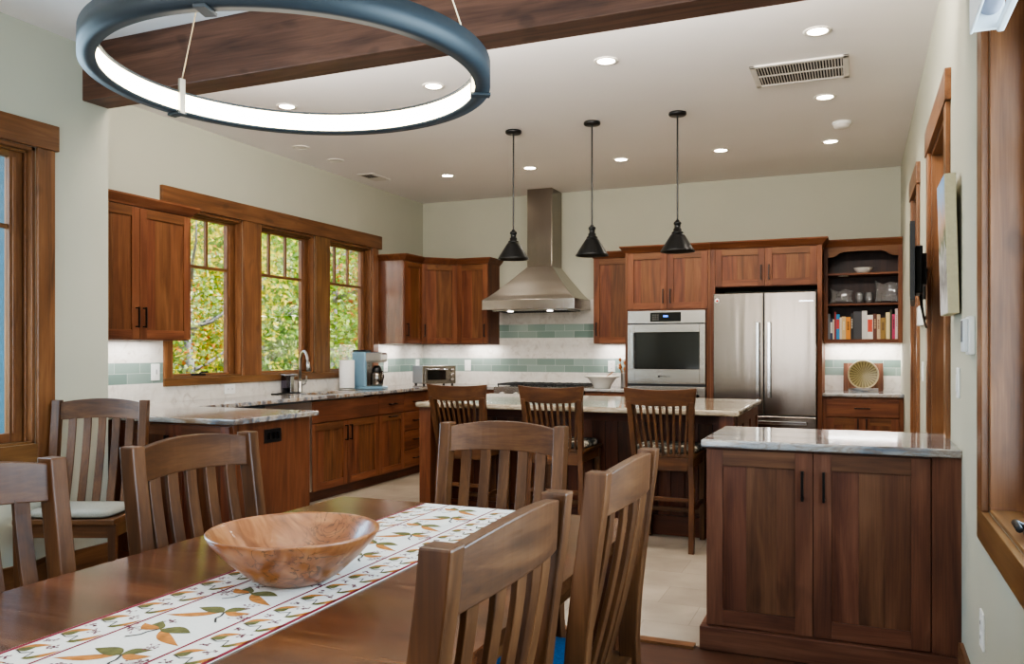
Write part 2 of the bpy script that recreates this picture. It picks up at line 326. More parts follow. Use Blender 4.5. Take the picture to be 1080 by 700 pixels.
# ------------------------------------------------------------------ mesh builder
class MB:
    """Collects shapes (world or local coordinates, optionally through a matrix) and links them as ONE mesh object."""
    def __init__(s, M=None): s.v = []; s.f = []; s.m = []; s.sm = []; s.mats = []; s.M = M
    def slot(s, name):
        if name not in s.mats: s.mats.append(name)
        return s.mats.index(name)
    def add(s, vs, fs, mat, smooth=False):
        k = len(s.v); i = s.slot(mat)
        s.v += [tuple(s.M @ Vector(p)) if s.M else tuple(p) for p in vs]
        s.f += [tuple(k+j for j in f) for f in fs]; s.m += [i]*len(fs); s.sm += [smooth]*len(fs)
        return s
    def box(s, x0, x1, y0, y1, z0, z1, mat):
        x0, x1 = sorted((x0, x1)); y0, y1 = sorted((y0, y1)); z0, z1 = sorted((z0, z1))
        vs = [(x0, y0, z0), (x1, y0, z0), (x1, y1, z0), (x0, y1, z0), (x0, y0, z1), (x1, y0, z1), (x1, y1, z1), (x0, y1, z1)]
        return s.add(vs, [(0, 3, 2, 1), (4, 5, 6, 7), (0, 1, 5, 4), (1, 2, 6, 5), (2, 3, 7, 6), (3, 0, 4, 7)], mat)
    def loft(s, secs, mat, smooth=False, closed=False):
        n = len(secs[0]); vs = [p for q in secs for p in q]; fs = []
        for i in range(len(secs)-1 + (1 if closed else 0)):
            a = i*n; b = ((i+1) % len(secs))*n
            for j in range(n):
                k = (j+1) % n; fs.append((a+j, a+k, b+k, b+j))
        if not closed: fs += [tuple(range(n-1, -1, -1)), tuple((len(secs)-1)*n+j for j in range(n))]
        return s.add(vs, fs, mat, smooth)
    def prism(s, pts, z0, z1, mat):            # polygon in plan, extruded in z
        n = len(pts)
        vs = [(p[0], p[1], z0) for p in pts]+[(p[0], p[1], z1) for p in pts]
        fs = [tuple(range(n-1, -1, -1)), tuple(range(n, 2*n))]+[(j, (j+1) % n, n+(j+1) % n, n+j) for j in range(n)]
        return s.add(vs, fs, mat)
    def lathe(s, prof, mat, c=(0, 0, 0), n=32, smooth=True, axis='z', closed=False):
        vs = []; fs = []
        for (r, h) in prof:
            for k in range(n):
                t = 2*PI*k/n; a, b = max(r, 1e-5)*math.cos(t), max(r, 1e-5)*math.sin(t)
                p = (a, b, h) if axis == 'z' else ((a, h, b) if axis == 'y' else (h, a, b))
                vs.append((p[0]+c[0], p[1]+c[1], p[2]+c[2]))
        m = len(prof)
        for i in range(m-1 + (1 if closed else 0)):
            for k in range(n):
                j = (k+1) % n; i2 = (i+1) % m
                fs.append((i*n+k, i*n+j, i2*n+j, i2*n+k))
        return s.add(vs, fs, mat, smooth)
    def tube(s, pts, r, mat, n=10, smooth=True):
        pts = [Vector(p) for p in pts]; secs = []
        for i, p in enumerate(pts):
            d = (pts[min(i+1, len(pts)-1)]-pts[max(i-1, 0)]).normalized()
            up = Vector((0, 0, 1)) if abs(d.z) < .95 else Vector((0, 1, 0))
            a = d.cross(up).normalized(); b = d.cross(a).normalized(); rr = r[i] if isinstance(r, (list, tuple)) else r
            secs.append([tuple(p+rr*(math.cos(2*PI*k/n)*a+math.sin(2*PI*k/n)*b)) for k in range(n)])
        return s.loft(secs, mat, smooth)
    def build(s, name, parent=None, origin=None, bev=.0, seg=2, kind=None, local=False):
        o = origin if origin is not None else (tuple(parent['_o']) if parent is not None and not local and '_o' in parent else (0, 0, 0))
        me = bpy.data.meshes.new(name)
        me.from_pydata([(p[0]-o[0], p[1]-o[1], p[2]-o[2]) for p in s.v], [], s.f)
        for n in s.mats: me.materials.append(MATS[n])
        me.polygons.foreach_set('material_index', s.m); me.polygons.foreach_set('use_smooth', s.sm)
        bm = bmesh.new(); bm.from_mesh(me); bmesh.ops.recalc_face_normals(bm, faces=bm.faces); bm.to_mesh(me); bm.free()
        ob = bpy.data.objects.new(name, me); COL.objects.link(ob)
        if parent is not None:
            ob.parent = parent
            if parent.type == 'MESH': ob.location = (0, 0, 0)
        elif origin is not None: ob.location = origin
        ob['_o'] = o
        if kind: ob['kind'] = kind
        if bev:
            b = ob.modifiers.new('soft_edges', 'BEVEL'); b.width = bev; b.segments = seg; b.limit_method = 'ANGLE'; b.angle_limit = .6
        return ob

def tag(o, label, cat, group=None, kind=None):
    o['label'] = label; o['category'] = cat
    if group: o['group'] = group
    if kind: o['kind'] = kind
    return o
def thing(name, label, cat, loc=(0, 0, 0), rz=0., group=None):
    o = bpy.data.objects.new(name, None); COL.objects.link(o); o.location = loc; o.rotation_euler = (0, 0, rz)
    o.empty_display_size = .05; o['_o'] = tuple(loc)
    return tag(o, label, cat, group)
def dup(root, loc, rz=0., label=None, group=None):
    def rec(o, par):
        c = o.copy(); COL.objects.link(c)
        if par is not None: c.parent = par
        for ch in list(o.children): rec(ch, c)
        return c
    r = rec(root, None); r.location = loc; r.rotation_euler = (0, 0, rz)
    if label: r['label'] = label
    if group: r['group'] = group
    return r
def rect(cx, cy, z, hx, hy): return [(cx-hx, cy-hy, z), (cx+hx, cy-hy, z), (cx+hx, cy+hy, z), (cx-hx, cy+hy, z)]
def struct(mb, name, bev=0.): return mb.build(name, kind='structure', bev=bev)

# ------------------------------------------------------------------ room shell
def wall_with_holes(axis, p0, p1, a0, a1, z0, z1, holes, mat):
    """axis 'x': wall is a slab between X p0..p1 running along Y a0..a1; holes = (a, b, za, zb)."""
    mb = MB()
    def seg(a, b, c, d):
        if b-a < 1e-4 or d-c < 1e-4: return
        if axis == 'x': mb.box(p0, p1, a, b, c, d, mat)
        else: mb.box(a, b, p0, p1, c, d, mat)
    cur = a0
    for (a, b, c, d) in sorted(holes):
        seg(cur, a, z0, z1); seg(a, b, z0, c); seg(a, b, d, z1); cur = b
    seg(cur, a1, z0, z1)
    return mb
KW = [(4.74, 5.52), (5.741, 6.52), (6.745, 7.525)]
W0, W1 = 1.09, 2.393
struct(wall_with_holes('x', XL-.15, XL, YJ-.15, YB+.15, 0, ZC+.1, [(a, b, W0, W1) for a, b in KW], 'wall_paint'), 'wall_left')
struct(wall_with_holes('x', XD-.15, XD, YF, YJ, 0, ZC+.1, [(1.3, 3.10, .80, W1)], 'wall_paint'), 'wall_dining_left')
struct(MB().box(XL, XD-.15, YJ-.15, YJ, 0, ZC+.1, 'wall_paint').box(XL-.15, XD-.16, YJ-.18, YJ-.151, 0, ZC+.1, 'teal_siding'), 'wall_corner')
DA, DB, RW = (4.17, 5.10), (6.09, 6.66), (.75, 2.92)
struct(wall_with_holes('x', XR, XR+.15, YF, YB+.15, 0, ZC+.1, [(DB[0], DB[1], 0, W1), (DA[0], DA[1], 0, W1), (RW[0], RW[1], .80, W1)], 'wall_paint'), 'wall_right')
struct(MB().box(XL-.15, XR+.15, YB, YB+.15, 0, ZC+.1, 'wall_paint'), 'wall_back')
struct(MB().box(XD-.15, XR+.15, YF-.15, YF, 0, ZC+.1, 'wall_paint'), 'wall_front')
struct(MB().box(XR+1.3, XR+1.4, 3.6, 8.8, 0, ZC, 'wall_paint').box(XR+.15, XR+1.4, 3.5, 3.6, 0, ZC, 'wall_paint').box(XR+.15, XR+1.4, 8.7, 8.8, 0, ZC, 'wall_paint'), 'wall_hallway')
YT = 3.655
struct(MB().box(XL-.15, XR+1.4, YT, YB+.15, -.1, 0, 'floor_tile'), 'floor_kitchen')
struct(MB().box(XD-.15, XR+.15, YF-.15, YT-.03, -.1, 0, 'floor_wood'), 'floor')
struct(MB().box(XD, -.66, YT-.045, YT+.008, 0, .012, 'trim_x').box(XD-.15, XR+.15, YT-.03, YT, -.1, -.001, 'floor_wood'), 'trim_1')
struct(MB().box(XL-.15, XR+1.4, YF-.15, YB+.15, ZC, ZC+.1, 'ceiling_paint'), 'ceiling')
struct(MB().box(XL-.6, XR+2.6, YF-1.5, YB+1.2, ZC+.12, ZC+.2, 'sun_block_grey'), 'sun_block_slab')  # unseen slab above the ceiling, overhang added to keep direct sun out
o = struct(MB().box(XD, XR, 3.391, YJ, 2.727, ZC, 'beam_x'), 'ceiling_beam', bev=.006)
# baseboards
struct(MB().box(XD, XD+.018, YF, YJ, 0, .17, 'trim_y'), 'baseboard_left', .003)
struct(MB().box(XR-.018, XR, YF, 3.60, 0, .175, 'trim_y'), 'baseboard_right', .003)
struct(MB().box(XR-.016, XR, DA[1]+.1, DB[0]-.12, 0, .15, 'trim_y').box(XR-.016, XR, DB[1]+.11, 7.98, 0, .15, 'trim_y').box(XR-.016, XR, 4.33, DA[0]-.1, 0, .15, 'trim_y'), 'baseboard_hall', .003)

# ------------------------------------------------------------------ windows, casings, doors
def window(name, axis_x, out, y0, y1, z0, z1, glass, vbars, hbar, jamb=.02, deep=0.):
    """Sash window in a wall of constant X. out = +1/-1 outward direction, axis_x = inner wall plane."""
    t = bpy.data.objects.new(name, None); COL.objects.link(t); t.location = (axis_x, (y0+y1)/2, z0); t['_o'] = tuple(t.location); t['kind'] = 'structure'
    X = lambda d: axis_x+out*d
    mb = MB()
    mb.box(X(0), X(.15), y0, y0+jamb, z0, z1, 'trim_z').box(X(0), X(.15), y1-jamb, y1, z0, z1, 'trim_z')
    mb.box(X(0), X(.15), y0, y1, z1-jamb, z1, 'trim_y').box(X(0), X(.15), y0, y1, z0, z0+jamb*.6, 'trim_y')
    if not deep: mb.box(X(.035), X(.05), y1-jamb-.012, y1-jamb, z0, z1, 'trim_z').box(X(.035), X(.05), y0+jamb, y0+jamb+.012, z0, z1, 'trim_z')
    if not deep: mb.box(X(.035), X(.05), y0, y1, z1-jamb-.012, z1-jamb, 'trim_y')
    mb.build('jamb', t, bev=.0015)
    gy0, gy1, gz0, gz1 = glass
    sb = MB(); a, b = .065+deep, .105+deep
    sb.box(X(a), X(b), gy1, y1-jamb-.004, z0+jamb*.6, z1-jamb-.004, 'trim_z').box(X(a), X(b), y0+jamb+.004, gy0, z0+jamb*.6, z1-jamb-.004, 'trim_z')
    sb.box(X(a), X(b), gy0, gy1, z0+jamb*.6, gz0, 'trim_y').box(X(a), X(b), gy0, gy1, gz1, z1-jamb-.004, 'trim_y')
    sb.box(X(a-.012), X(a), gy1+.012, gy1+.03, gz0, gz1, 'trim_z')
    for v in vbars: sb.box(X(.075+deep), X(.1+deep), v-.011, v+.011, hbar, gz1, 'trim_z')
    if hbar: sb.box(X(.073+deep), X(.1+deep), gy0, gy1, hbar-.012, hbar+.012, 'trim_y')
    s = sb.build('sash', t, bev=.002)
    MB().box(X(.085+deep), X(.089+deep), gy0, gy1, gz0, gz1, 'pane_glass').build('pane', t)
    return t
for i, (a, b) in enumerate(KW):
    g1 = b-.105
    w = window('window_%d' % (i+1), XL, -1, a, b, W0, W1, (a+.04, g1, 1.118, 2.343), [g1-.222, g1-.452], 1.967)
    if i == 0:
        MB().box(XL-.055, XL-.01, 5.0, 5.11, 1.1, 1.118, 'black_metal').tube([(XL-.02, 5.05, 1.115), (XL+.01, 5.04, 1.128), (XL+.01, 5.11, 1.13)], .007, 'black_metal').build('crank_handle', w, bev=.002)
c = MB()
c.box(XL, XL+.03, 4.63, 7.69, W1, 2.532, 'trim_y')
c.box(XL, XL+.022, 4.655, KW[0][0], W0, W1, 'trim_z').box(XL, XL+.022, KW[0][1], KW[1][0], W0, W1, 'trim_z').box(XL, XL+.022, KW[1][1], KW[2][0], W0, W1, 'trim_z').box(XL, XL+.022, KW[2][1], 7.63, W0, W1, 'trim_z')
c.box(XL, XL+.022, 4.655, 7.63, 1.03, W0, 'trim_y')
struct(c, 'trim_2', .003)
# dining windows (left and right)
window('window_4', XD, -1, 1.3, 3.10, .80, W1, (1.40, 3.0, .86, 2.33), [1.93, 2.47], 1.96)
c = MB()
c.box(XD, XD+.03, 1.17, 3.224, W1, 2.532, 'trim_y').box(XD, XD+.022, 3.10, 3.204, .70, W1, 'trim_z').box(XD, XD+.022, 1.196, 1.3, .70, W1, 'trim_z').box(XD, XD+.022, 1.3, 3.10, .70, .80, 'trim_y')
struct(c, 'trim_3', .003)
w = window('window_5', XR, 1, RW[0], RW[1], .80, W1, (RW[0]+.12, RW[1]-.115, .88, 2.3), [1.5, 2.15], 1.96, deep=.04)
MB().box(XR+.03, XR+.062, 2.42, 2.55, .812, .84, 'black_metal').tube([(XR+.04, 2.49, .835), (XR+.0, 2.47, .855), (XR+.0, 2.40, .85)], .009, 'black_metal').build('crank_handle', w, bev=.003)
c = MB()
c.box(XR-.03, XR, RW[0]-.13, RW[1]+.13, W1, 2.532, 'trim_y').box(XR-.022, XR, RW[1], RW[1]+.105, .80, W1, 'trim_z').box(XR-.022, XR, RW[0]-.1, RW[0], .80, W1, 'trim_z').box(XR-.022, XR, RW[0]-.1, RW[1]+.105, .70, .80, 'trim_y')
struct(c, 'trim_4', .003)
for i, (d, near, far) in enumerate(((DA, 4.04, 5.23), (DB, 5.97, 6.78))):
    t = bpy.data.objects.new('door_%d' % (i+1), None); COL.objects.link(t); t.location = (XR, sum(d)/2, 0); t['_o'] = tuple(t.location); t['kind'] = 'structure'
    MB().box(XR-.026, XR, near, far, W1, 2.532, 'trim_y').box(XR-.02, XR, near+.03, d[0], 0, W1, 'trim_z').box(XR-.02, XR, d[1], far-.03, 0, W1, 'trim_z').build('casing', t, bev=.003)
    MB().box(XR, XR+.15, d[0], d[0]+.02, 0, W1, 'trim_z').box(XR, XR+.15, d[1]-.02, d[1], 0, W1, 'trim_z').box(XR, XR+.15, d[0], d[1], W1-.02, W1, 'trim_y').box(XR+.06, XR+.09, d[1]-.033, d[1]-.02, 0, W1-.02, 'trim_z').box(XR+.06, XR+.09, d[0]+.02, d[0]+.033, 0, W1-.02, 'trim_z').build('jamb', t, bev=.002)
# backsplash
struct(MB().box(XL+.82, -2.1, YB-.008, YB, ZT-.01, 1.86, 'tile_x').box(XL, XL+.82, YB-.008, YB, ZT-.01, 1.40, 'tile_x'), 'trim_5')
struct(MB().box(XL, XL+.008, YJ, 4.655, ZT-.01, 1.40, 'tile_y').box(XL, XL+.008, 4.655, 7.63, ZT-.01, 1.03, 'tile_y').box(XL, XL+.008, 7.63, YB-.008, ZT-.01, 1.40, 'tile_y'), 'trim_6')
struct(MB().box(-.30, XR, YB-.008, YB, ZT-.01, 1.40, 'tile_x'), 'trim_7')

# ------------------------------------------------------------------ cabinets
class Fr:
    """A cabinet face: o = point on the front plane at floor level, r = direction to the right, n = outward normal."""
    def __init__(s, o, r):
        s.o = Vector(o); s.r = Vector(r).normalized(); s.n = Vector((s.r.y, -s.r.x, 0))
        s.M = Matrix(((s.r.x, s.n.x, 0, s.o.x), (s.r.y, s.n.y, 0, s.o.y), (s.r.z, s.n.z, 1, s.o.z), (0, 0, 0, 1)))
        s.ax = 'x' if abs(s.r.x) > abs(s.r.y)-.01 else 'y'
    def mb(s): return MB(s.M)
def bar_pull(fr, parent, a, z, vert, ln=.14, out=.02, mat='oil_bronze'):
    m = fr.mb(); h = ln/2
    if vert:
        m.box(a-.005, a+.005, out+.024, out+.034, z-h, z+h, mat)
        for q in (z-h+.004, z+h-.012): m.box(a-.005, a+.005, out, out+.026, q, q+.009, mat)
    else:
        m.box(a-h, a+h, out+.024, out+.034, z-.005, z+.005, mat)
        for q in (a-h+.004, a+h-.012): m.box(q, q+.009, out, out+.026, z-.005, z+.005, mat)
    return m.build('handle', parent, bev=.0015)
def shaker(fr, parent, name, a0, a1, z0, z1, wd='cherry', st=.062, handle=None, staves=3, ln=.14):
    """Frame-and-panel door: stiles, rails and a glued-up panel set back."""
    z, x = wd+'_z', wd+'_'+fr.ax
    m = fr.mb(); g = .0015; a0 += g; a1 -= g; z0 += g; z1 -= g
    m.box(a0, a0+st, 0, .02, z0, z1, z).box(a1-st, a1, 0, .02, z0, z1, z)
    m.box(a0+st, a1-st, 0, .0196, z0, z0+st, x).box(a0+st, a1-st, 0, .0196, z1-st, z1, x)
    w = a1-a0-2*st; e = [0.]
    for k in range(staves): e.append(e[-1]+random.uniform(.6, 1.6))
    e = [a0+st+w*q/e[-1] for q in e]
    for k in range(staves): m.box(e[k], e[k+1], .0, .0095, z0+st, z1-st, z)
    d = m.build(name, parent, bev=.0012)
    if handle: bar_pull(fr, d, handle[0], handle[1], handle[2] if len(handle) > 2 else True, ln)
    return d
def slab(fr, parent, name, a0, a1, z0, z1, wd='cherry', handle=True, ln=.13):
    m = fr.mb(); m.box(a0+.0015, a1-.0015, 0, .02, z0+.0015, z1-.0015, wd+'_'+fr.ax)
    d = m.build(name, parent, bev=.002)
    if handle: bar_pull(fr, d, (a0+a1)/2, (z0+z1)/2, False, ln)
    return d
def sweep(path, prof, mat, name, parent, closed=False):
    """Profile (out, z) swept along a plan path with mitred corners; outward is to the right of travel."""
    P = [Vector((p[0], p[1])) for p in path]; secs = []
    for i, p in enumerate(P):
        d0 = (P[i]-P[i-1]).normalized() if i else None; d1 = (P[i+1]-P[i]).normalized() if i < len(P)-1 else None
        n0 = Vector((d0.y, -d0.x)) if d0 else None; n1 = Vector((d1.y, -d1.x)) if d1 else None
        if n0 is None: n = n1
        elif n1 is None: n = n0
        else: b = (n0+n1).normalized(); n = b/max(.3, b.dot(n0))
        secs.append([(p.x+n.x*q[0], p.y+n.y*q[0], q[1]) for q in prof])
    return MB().loft(secs, mat).build(name, parent)
def crown_prof(z, h=.065): return [(-.02, z), (.004, z), (.012, z+.012), (.03, z+.03), (.05, z+h-.012), (.052, z+h), (-.02, z+h)]
UB, UT = 1.372, 2.265; YK = YB-.004

# upper cabinet on the window wall, nearest the dining room
t = thing('wall_cabinet', 'two-door cherry wall cabinet left of the three windows', 'cabinet', (XL+.165, 4.14, UB))
fr = Fr((XL+.31, 4.598, 0), (0, -1, 0))       # looking at it from the kitchen: right is -Y
def left_frame(y_end, x): return Fr((x, y_end, 0), (0, 1, 0))
fr = Fr((-4.475, 3.68, 0), (0, 1, 0))          # r=+Y -> n=+X
MB().box(XL+.004, -4.475, 3.68, 4.60, UB, UT, 'cherry_z').box(-4.475, -4.455, 3.58, 3.68, UB, UT, 'cherry_z').build('carcass', t, bev=.001)
shaker(fr, t, 'door', 0, .46, UB+.004, UT-.004, handle=(.46-.03, UB+.15))
shaker(fr, t, 'door', .46, .92, UB+.004, UT-.004, handle=(.46+.03, UB+.15))
sweep([(-4.455, 3.58), (-4.455, 4.60), (XL, 4.60)], crown_prof(UT), 'cherry_y', 'crown', t)
# corner uppers: single, diagonal, single
t = thing('wall_cabinet', 'narrow cherry wall cabinet right of the last window, grey-lit side', 'cabinet', (XL+.165, 7.85, UB))
MB().box(XL+.004, -4.475, 7.655, 8.04, UB, UT, 'cherry_satin_z').build('carcass', t, bev=.001)
shaker(Fr((-4.475, 7.655, 0), (0, 1, 0)), t, 'door', 0, .385, UB+.004, UT-.004, handle=(.035, UB+.15), st=.056, staves=2)
sweep([(XL, 7.655), (-4.455, 7.655), (-4.455, 8.03)], crown_prof(UT), 'cherry_y', 'crown', t)
t = thing('corner_cabinet', 'diagonal cherry corner wall cabinet above the toaster oven', 'cabinet', (XL+.3, 8.35, UB))
MB().prism([(XL+.004, 8.041), (-4.475, 8.041), (-4.174, 8.34), (-4.174, YK), (XL+.004, YK)], UB, UT, 'cherry_z').build('carcass', t, bev=.001)
dw = math.hypot(.301, .299)
shaker(Fr((-4.475, 8.041, 0), (.301, .299, 0)), t, 'door', .005, dw-.005, UB+.004, UT-.004, handle=(.035, UB+.15), staves=2)
sweep([(-4.458, 8.03), (-4.163, 8.323)], crown_prof(UT), 'cherry_x', 'crown', t)
t = thing('wall_cabinet', 'single-door cherry wall cabinet just left of the range hood', 'cabinet', (-3.98, 8.48, UB))
MB().box(-4.173, -3.787, 8.34, YK, UB, UT, 'cherry_z').build('carcass', t, bev=.001)
shaker(Fr((-4.173, 8.34, 0), (1, 0, 0)), t, 'door', 0, .386, UB+.004, UT-.004, handle=(.386-.035, UB+.15), staves=2)
sweep([(-4.165, 8.32), (-3.787, 8.32), (-3.787, YB)], crown_prof(UT), 'cherry_x', 'crown', t)
t = thing('wall_cabinet', 'single-door cherry wall cabinet between range hood and oven tower', 'cabinet', (-2.35, 8.48, UB))
MB().box(-2.565, -2.14, 8.34, YK, UB, UT, 'cherry_z').build('carcass', t, bev=.001)
shaker(Fr((-2.565, 8.34, 0), (1, 0, 0)), t, 'door', 0, .42, UB+.004, UT-.004, handle=(.035, UB+.15), staves=2)
sweep([(-2.565, YB), (-2.565, 8.32), (-2.2, 8.32)], crown_prof(UT), 'cherry_x', 'crown', t)
# oven tower
t = thing('oven_cabinet', 'tall cherry cabinet tower holding the wall oven', 'cabinet', (-1.72, 8.33, 0))
OX0, OX1, OY = -2.137, -1.304, 8.02
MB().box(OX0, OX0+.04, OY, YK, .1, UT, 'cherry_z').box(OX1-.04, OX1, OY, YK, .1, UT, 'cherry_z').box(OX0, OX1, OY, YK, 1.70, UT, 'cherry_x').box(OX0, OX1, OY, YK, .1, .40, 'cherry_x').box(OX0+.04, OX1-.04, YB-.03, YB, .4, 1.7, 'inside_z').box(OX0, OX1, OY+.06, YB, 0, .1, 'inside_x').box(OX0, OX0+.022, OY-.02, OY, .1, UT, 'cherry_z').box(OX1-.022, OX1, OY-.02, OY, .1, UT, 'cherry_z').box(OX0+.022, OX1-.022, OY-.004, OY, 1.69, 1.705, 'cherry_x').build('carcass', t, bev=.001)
fr = Fr((OX0, OY, 0), (1, 0, 0)); mid = (OX1-OX0)/2
shaker(fr, t, 'door', .022, mid, 1.705, UT-.004, handle=(mid-.035, 1.83)); shaker(fr, t, 'door', mid, OX1-OX0-.022, 1.705, UT-.004, handle=(mid+.035, 1.83))
slab(fr, t, 'drawer', .022, OX1-OX0-.022, .11, .39)
sweep([(OX0, 8.27), (OX0, OY-.02), (OX1, OY-.02)], crown_prof(UT), 'cherry_x', 'crown', t)
# fridge surround
t = thing('fridge_cabinet', 'two-door cherry cabinet with side panels over the steel refrigerator', 'cabinet', (-.8, 8.33, 0))
FX0, FX1 = -1.303, -.302
MB().box(FX0, FX0+.045, OY-.02, YK, 0, UT, 'cherry_z').box(FX1-.04, FX1, OY-.02, YK, 0, UT, 'cherry_z').box(FX0+.045, FX1-.04, OY, YK, 1.90, UT, 'cherry_x').build('carcass', t, bev=.001)
fr = Fr((FX0+.045, OY, 0), (1, 0, 0)); wd = FX1-FX0-.085
shaker(fr, t, 'door', 0, wd/2, 1.905, UT-.004, handle=(wd/2-.035, 2.03)); shaker(fr, t, 'door', wd/2, wd, 1.905, UT-.004, handle=(wd/2+.035, 2.03))
sweep([(FX0, OY-.02), (FX1, OY-.02), (FX1, 8.28)], crown_prof(UT), 'cherry_x', 'crown', t)
# bookcase over the niche
t = thing('bookcase', 'open cherry wall bookcase with arched top rail right of the refrigerator', 'bookcase', (.036, 8.46, UB))
bx0, bx1, by = -.297, XR-.002, 8.30
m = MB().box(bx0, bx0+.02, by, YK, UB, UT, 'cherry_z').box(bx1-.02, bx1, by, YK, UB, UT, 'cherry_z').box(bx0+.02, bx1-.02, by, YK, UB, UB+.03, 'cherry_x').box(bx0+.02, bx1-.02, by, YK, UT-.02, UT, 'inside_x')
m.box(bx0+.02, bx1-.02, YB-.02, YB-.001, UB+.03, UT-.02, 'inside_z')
m.build('carcass', t, bev=.001)
m = MB().box(bx0, bx0+.035, by-.02, by, UB, UT, 'cherry_z').box(bx1-.035, bx1, by-.02, by, UB, UT, 'cherry_z').box(bx0+.035, bx1-.035, by-.02, by, UB, UB+.033, 'cherry_x')
a, b = bx0+.035, bx1-.035; top = []
arch = [(a, 2.168), (a+.045, 2.172), (a+.075, 2.185), (a+.1, 2.205), (a+.135, 2.217)]
arch += [(a+.135+(b-a-.27)*k/6, 2.217+.004*math.sin(PI*k/6)) for k in range(1, 6)]
arch += [(b-.135, 2.217), (b-.1, 2.205), (b-.075, 2.185), (b-.045, 2.172), (b, 2.168)]
vs = []; fs = []
for (x, z) in arch: vs += [(x, by-.02, z), (x, by, z), (x, by, UT), (x, by-.02, UT)]
for k in range(len(arch)-1):
    p = k*4; q = p+4
    for j in range(4): fs.append((p+j, p+(j+1) % 4, q+(j+1) % 4, q+j))
m.add(vs, fs, 'cherry_x')
m.build('face_frame', t, bev=.001)
for z in (2.005, 1.721): MB().box(bx0+.02, bx1-.02, by+.005, YB-.02, z, z+.018, 'cherry_x').build('shelf', t, bev=.001)
MB().lathe([(0, 1.998), (.045, 1.998), (.05, 2.005)], 'ceramic_white', (-.13, 8.42, 0), 20).build('white_disc', t)  # plain white disc under the upper shelf
sweep([(bx0, by-.02), (bx1, by-.02)], crown_prof(UT), 'cherry_x', 'crown', t)

# base cabinets
def base(name, label, fr, width, depth, parts, wd='cherry', kick=.1, top=.88):
    c = fr.o+fr.r*(width/2)-fr.n*(depth/2)
    t = thing(name, label, 'cabinet', (c.x, c.y, 0))
    fr.mb().box(0, width, -depth, 0, kick, top, wd+'_z').build('carcass', t, bev=.001)
    fr.mb().box(0, width, -depth, -.06, 0, kick, 'island_'+fr.ax).build('toe_kick', t)
    for p in parts:
        if p[0] == 'door': shaker(fr, t, 'door', *p[1:5], wd=wd, handle=p[5] if len(p) > 5 else None)
        else: slab(fr, t, 'drawer', *p[1:5], wd=wd, handle=p[5] if len(p) > 5 else True)
    return t
CX = -4.265                                     # left run carcass front; door faces 2 cm proud
run = lambda y: Fr((CX, y, 0), (0, 1, 0))
dpt = CX-XL-.012
base('sink_cabinet', 'cherry sink base cabinet with two doors and a plain false front', run(5.752), 1.05, dpt, [('drawer', 0, 1.05, .68, .868, False), ('door', 0, .525, .1, .675, (.49, .565)), ('door', .525, 1.05, .1, .675, (.56, .565))], top=.69)
base('base_cabinet', 'cherry base cabinet with one drawer over one pull-out door', run(6.803), .483, dpt, [('drawer', 0, .483, .68, .868), ('door', 0, .483, .1, .675, (.2415, .65, False))])
base('drawer_cabinet', 'cherry cabinet with a stack of four drawers, partly behind the island', run(7.287), .46, dpt, [('drawer', 0, .46, .68, .868), ('drawer', 0, .46, .485, .675), ('drawer', 0, .46, .29, .48), ('drawer', 0, .46, .1, .285)])
base('corner_base_cabinet', 'cherry corner base cabinet under the toaster oven', run(7.748), .28, dpt, [('door', 0, .27, .1, .868)])
bk = lambda x: Fr((x, 8.035, 0), (1, 0, 0))
base('base_cabinet', 'cherry base cabinet left of the rangetop behind the island', bk(-4.24), .67, .60, [('drawer', 0, .67, .68, .868), ('door', 0, .335, .1, .675, (.3, .6)), ('door', .335, .67, .1, .675, (.37, .6))])
base('rangetop_cabinet', 'wide cherry drawer cabinet carrying the gas rangetop', bk(-3.569), 1.0, .60, [('drawer', 0, 1.0, .42, .72), ('drawer', 0, 1.0, .1, .415)], top=.735)
base('base_cabinet', 'cherry base cabinet between the rangetop and the oven tower', bk(-2.568), .43, .60, [('drawer', 0, .2, .68, .868), ('drawer', .2, .43, .68, .868), ('door', 0, .43, .1, .675, (.04, .6))])
base('base_cabinet', 'cherry base cabinet with drawer and two doors below the bookcase niche', Fr((-.301, 8.05, 0), (1, 0, 0)), .672, .59, [('drawer', .035, .635, .70, .862), ('door', .035, .335, .1, .692, (.30, .62)), ('door', .335, .635, .1, .692, (.37, .62))])
# dishwasher
t = thing('dishwasher', 'stainless dishwasher in the window run behind the counter arm', 'dishwasher', (-4.5, 5.45, 0))
MB().box(XL+.05, CX, 5.15, 5.75, .1, .875, 'grey_plastic').build('body', t)
MB().box(CX, CX+.022, 5.153, 5.749, .11, .868, 'steel_y').build('door', t, bev=.003)
MB().box(CX-.25, CX-.04, 5.16, 5.74, 0, .1, 'black_plastic').build('toe_kick', t)
# left arm (peninsula by the dining room wall)
t = thing('peninsula_cabinet', 'cherry end of the left counter arm with a black outlet', 'cabinet', (-3.9, 4.0, 0))
ax1 = -3.235
MB().box(XL+.01, ax1, 3.665, 4.36, .0, .882, 'cherry_z').build('carcass', t, bev=.002)
fr = Fr((-4.07, 3.665, 0), (1, 0, 0))
MB().box(-4.08, ax1, 3.645, 3.665, 0, .1, 'island_x').build('plinth', t)
for k in range(2): shaker(fr, t, 'door', .0+k*.41, .41+k*.41, .11, .872, wd='island', handle=(.37+k*.08, .74))
m = MB().box(ax1, ax1+.006, 3.92, 4.07, .752, .832, 'black_plastic')
for y in (3.955, 4.0, 4.035): m.box(ax1+.006, ax1+.008, y-.012, y+.012, .772, .812, 'black_glass')
m.build('outlet', t, bev=.001)

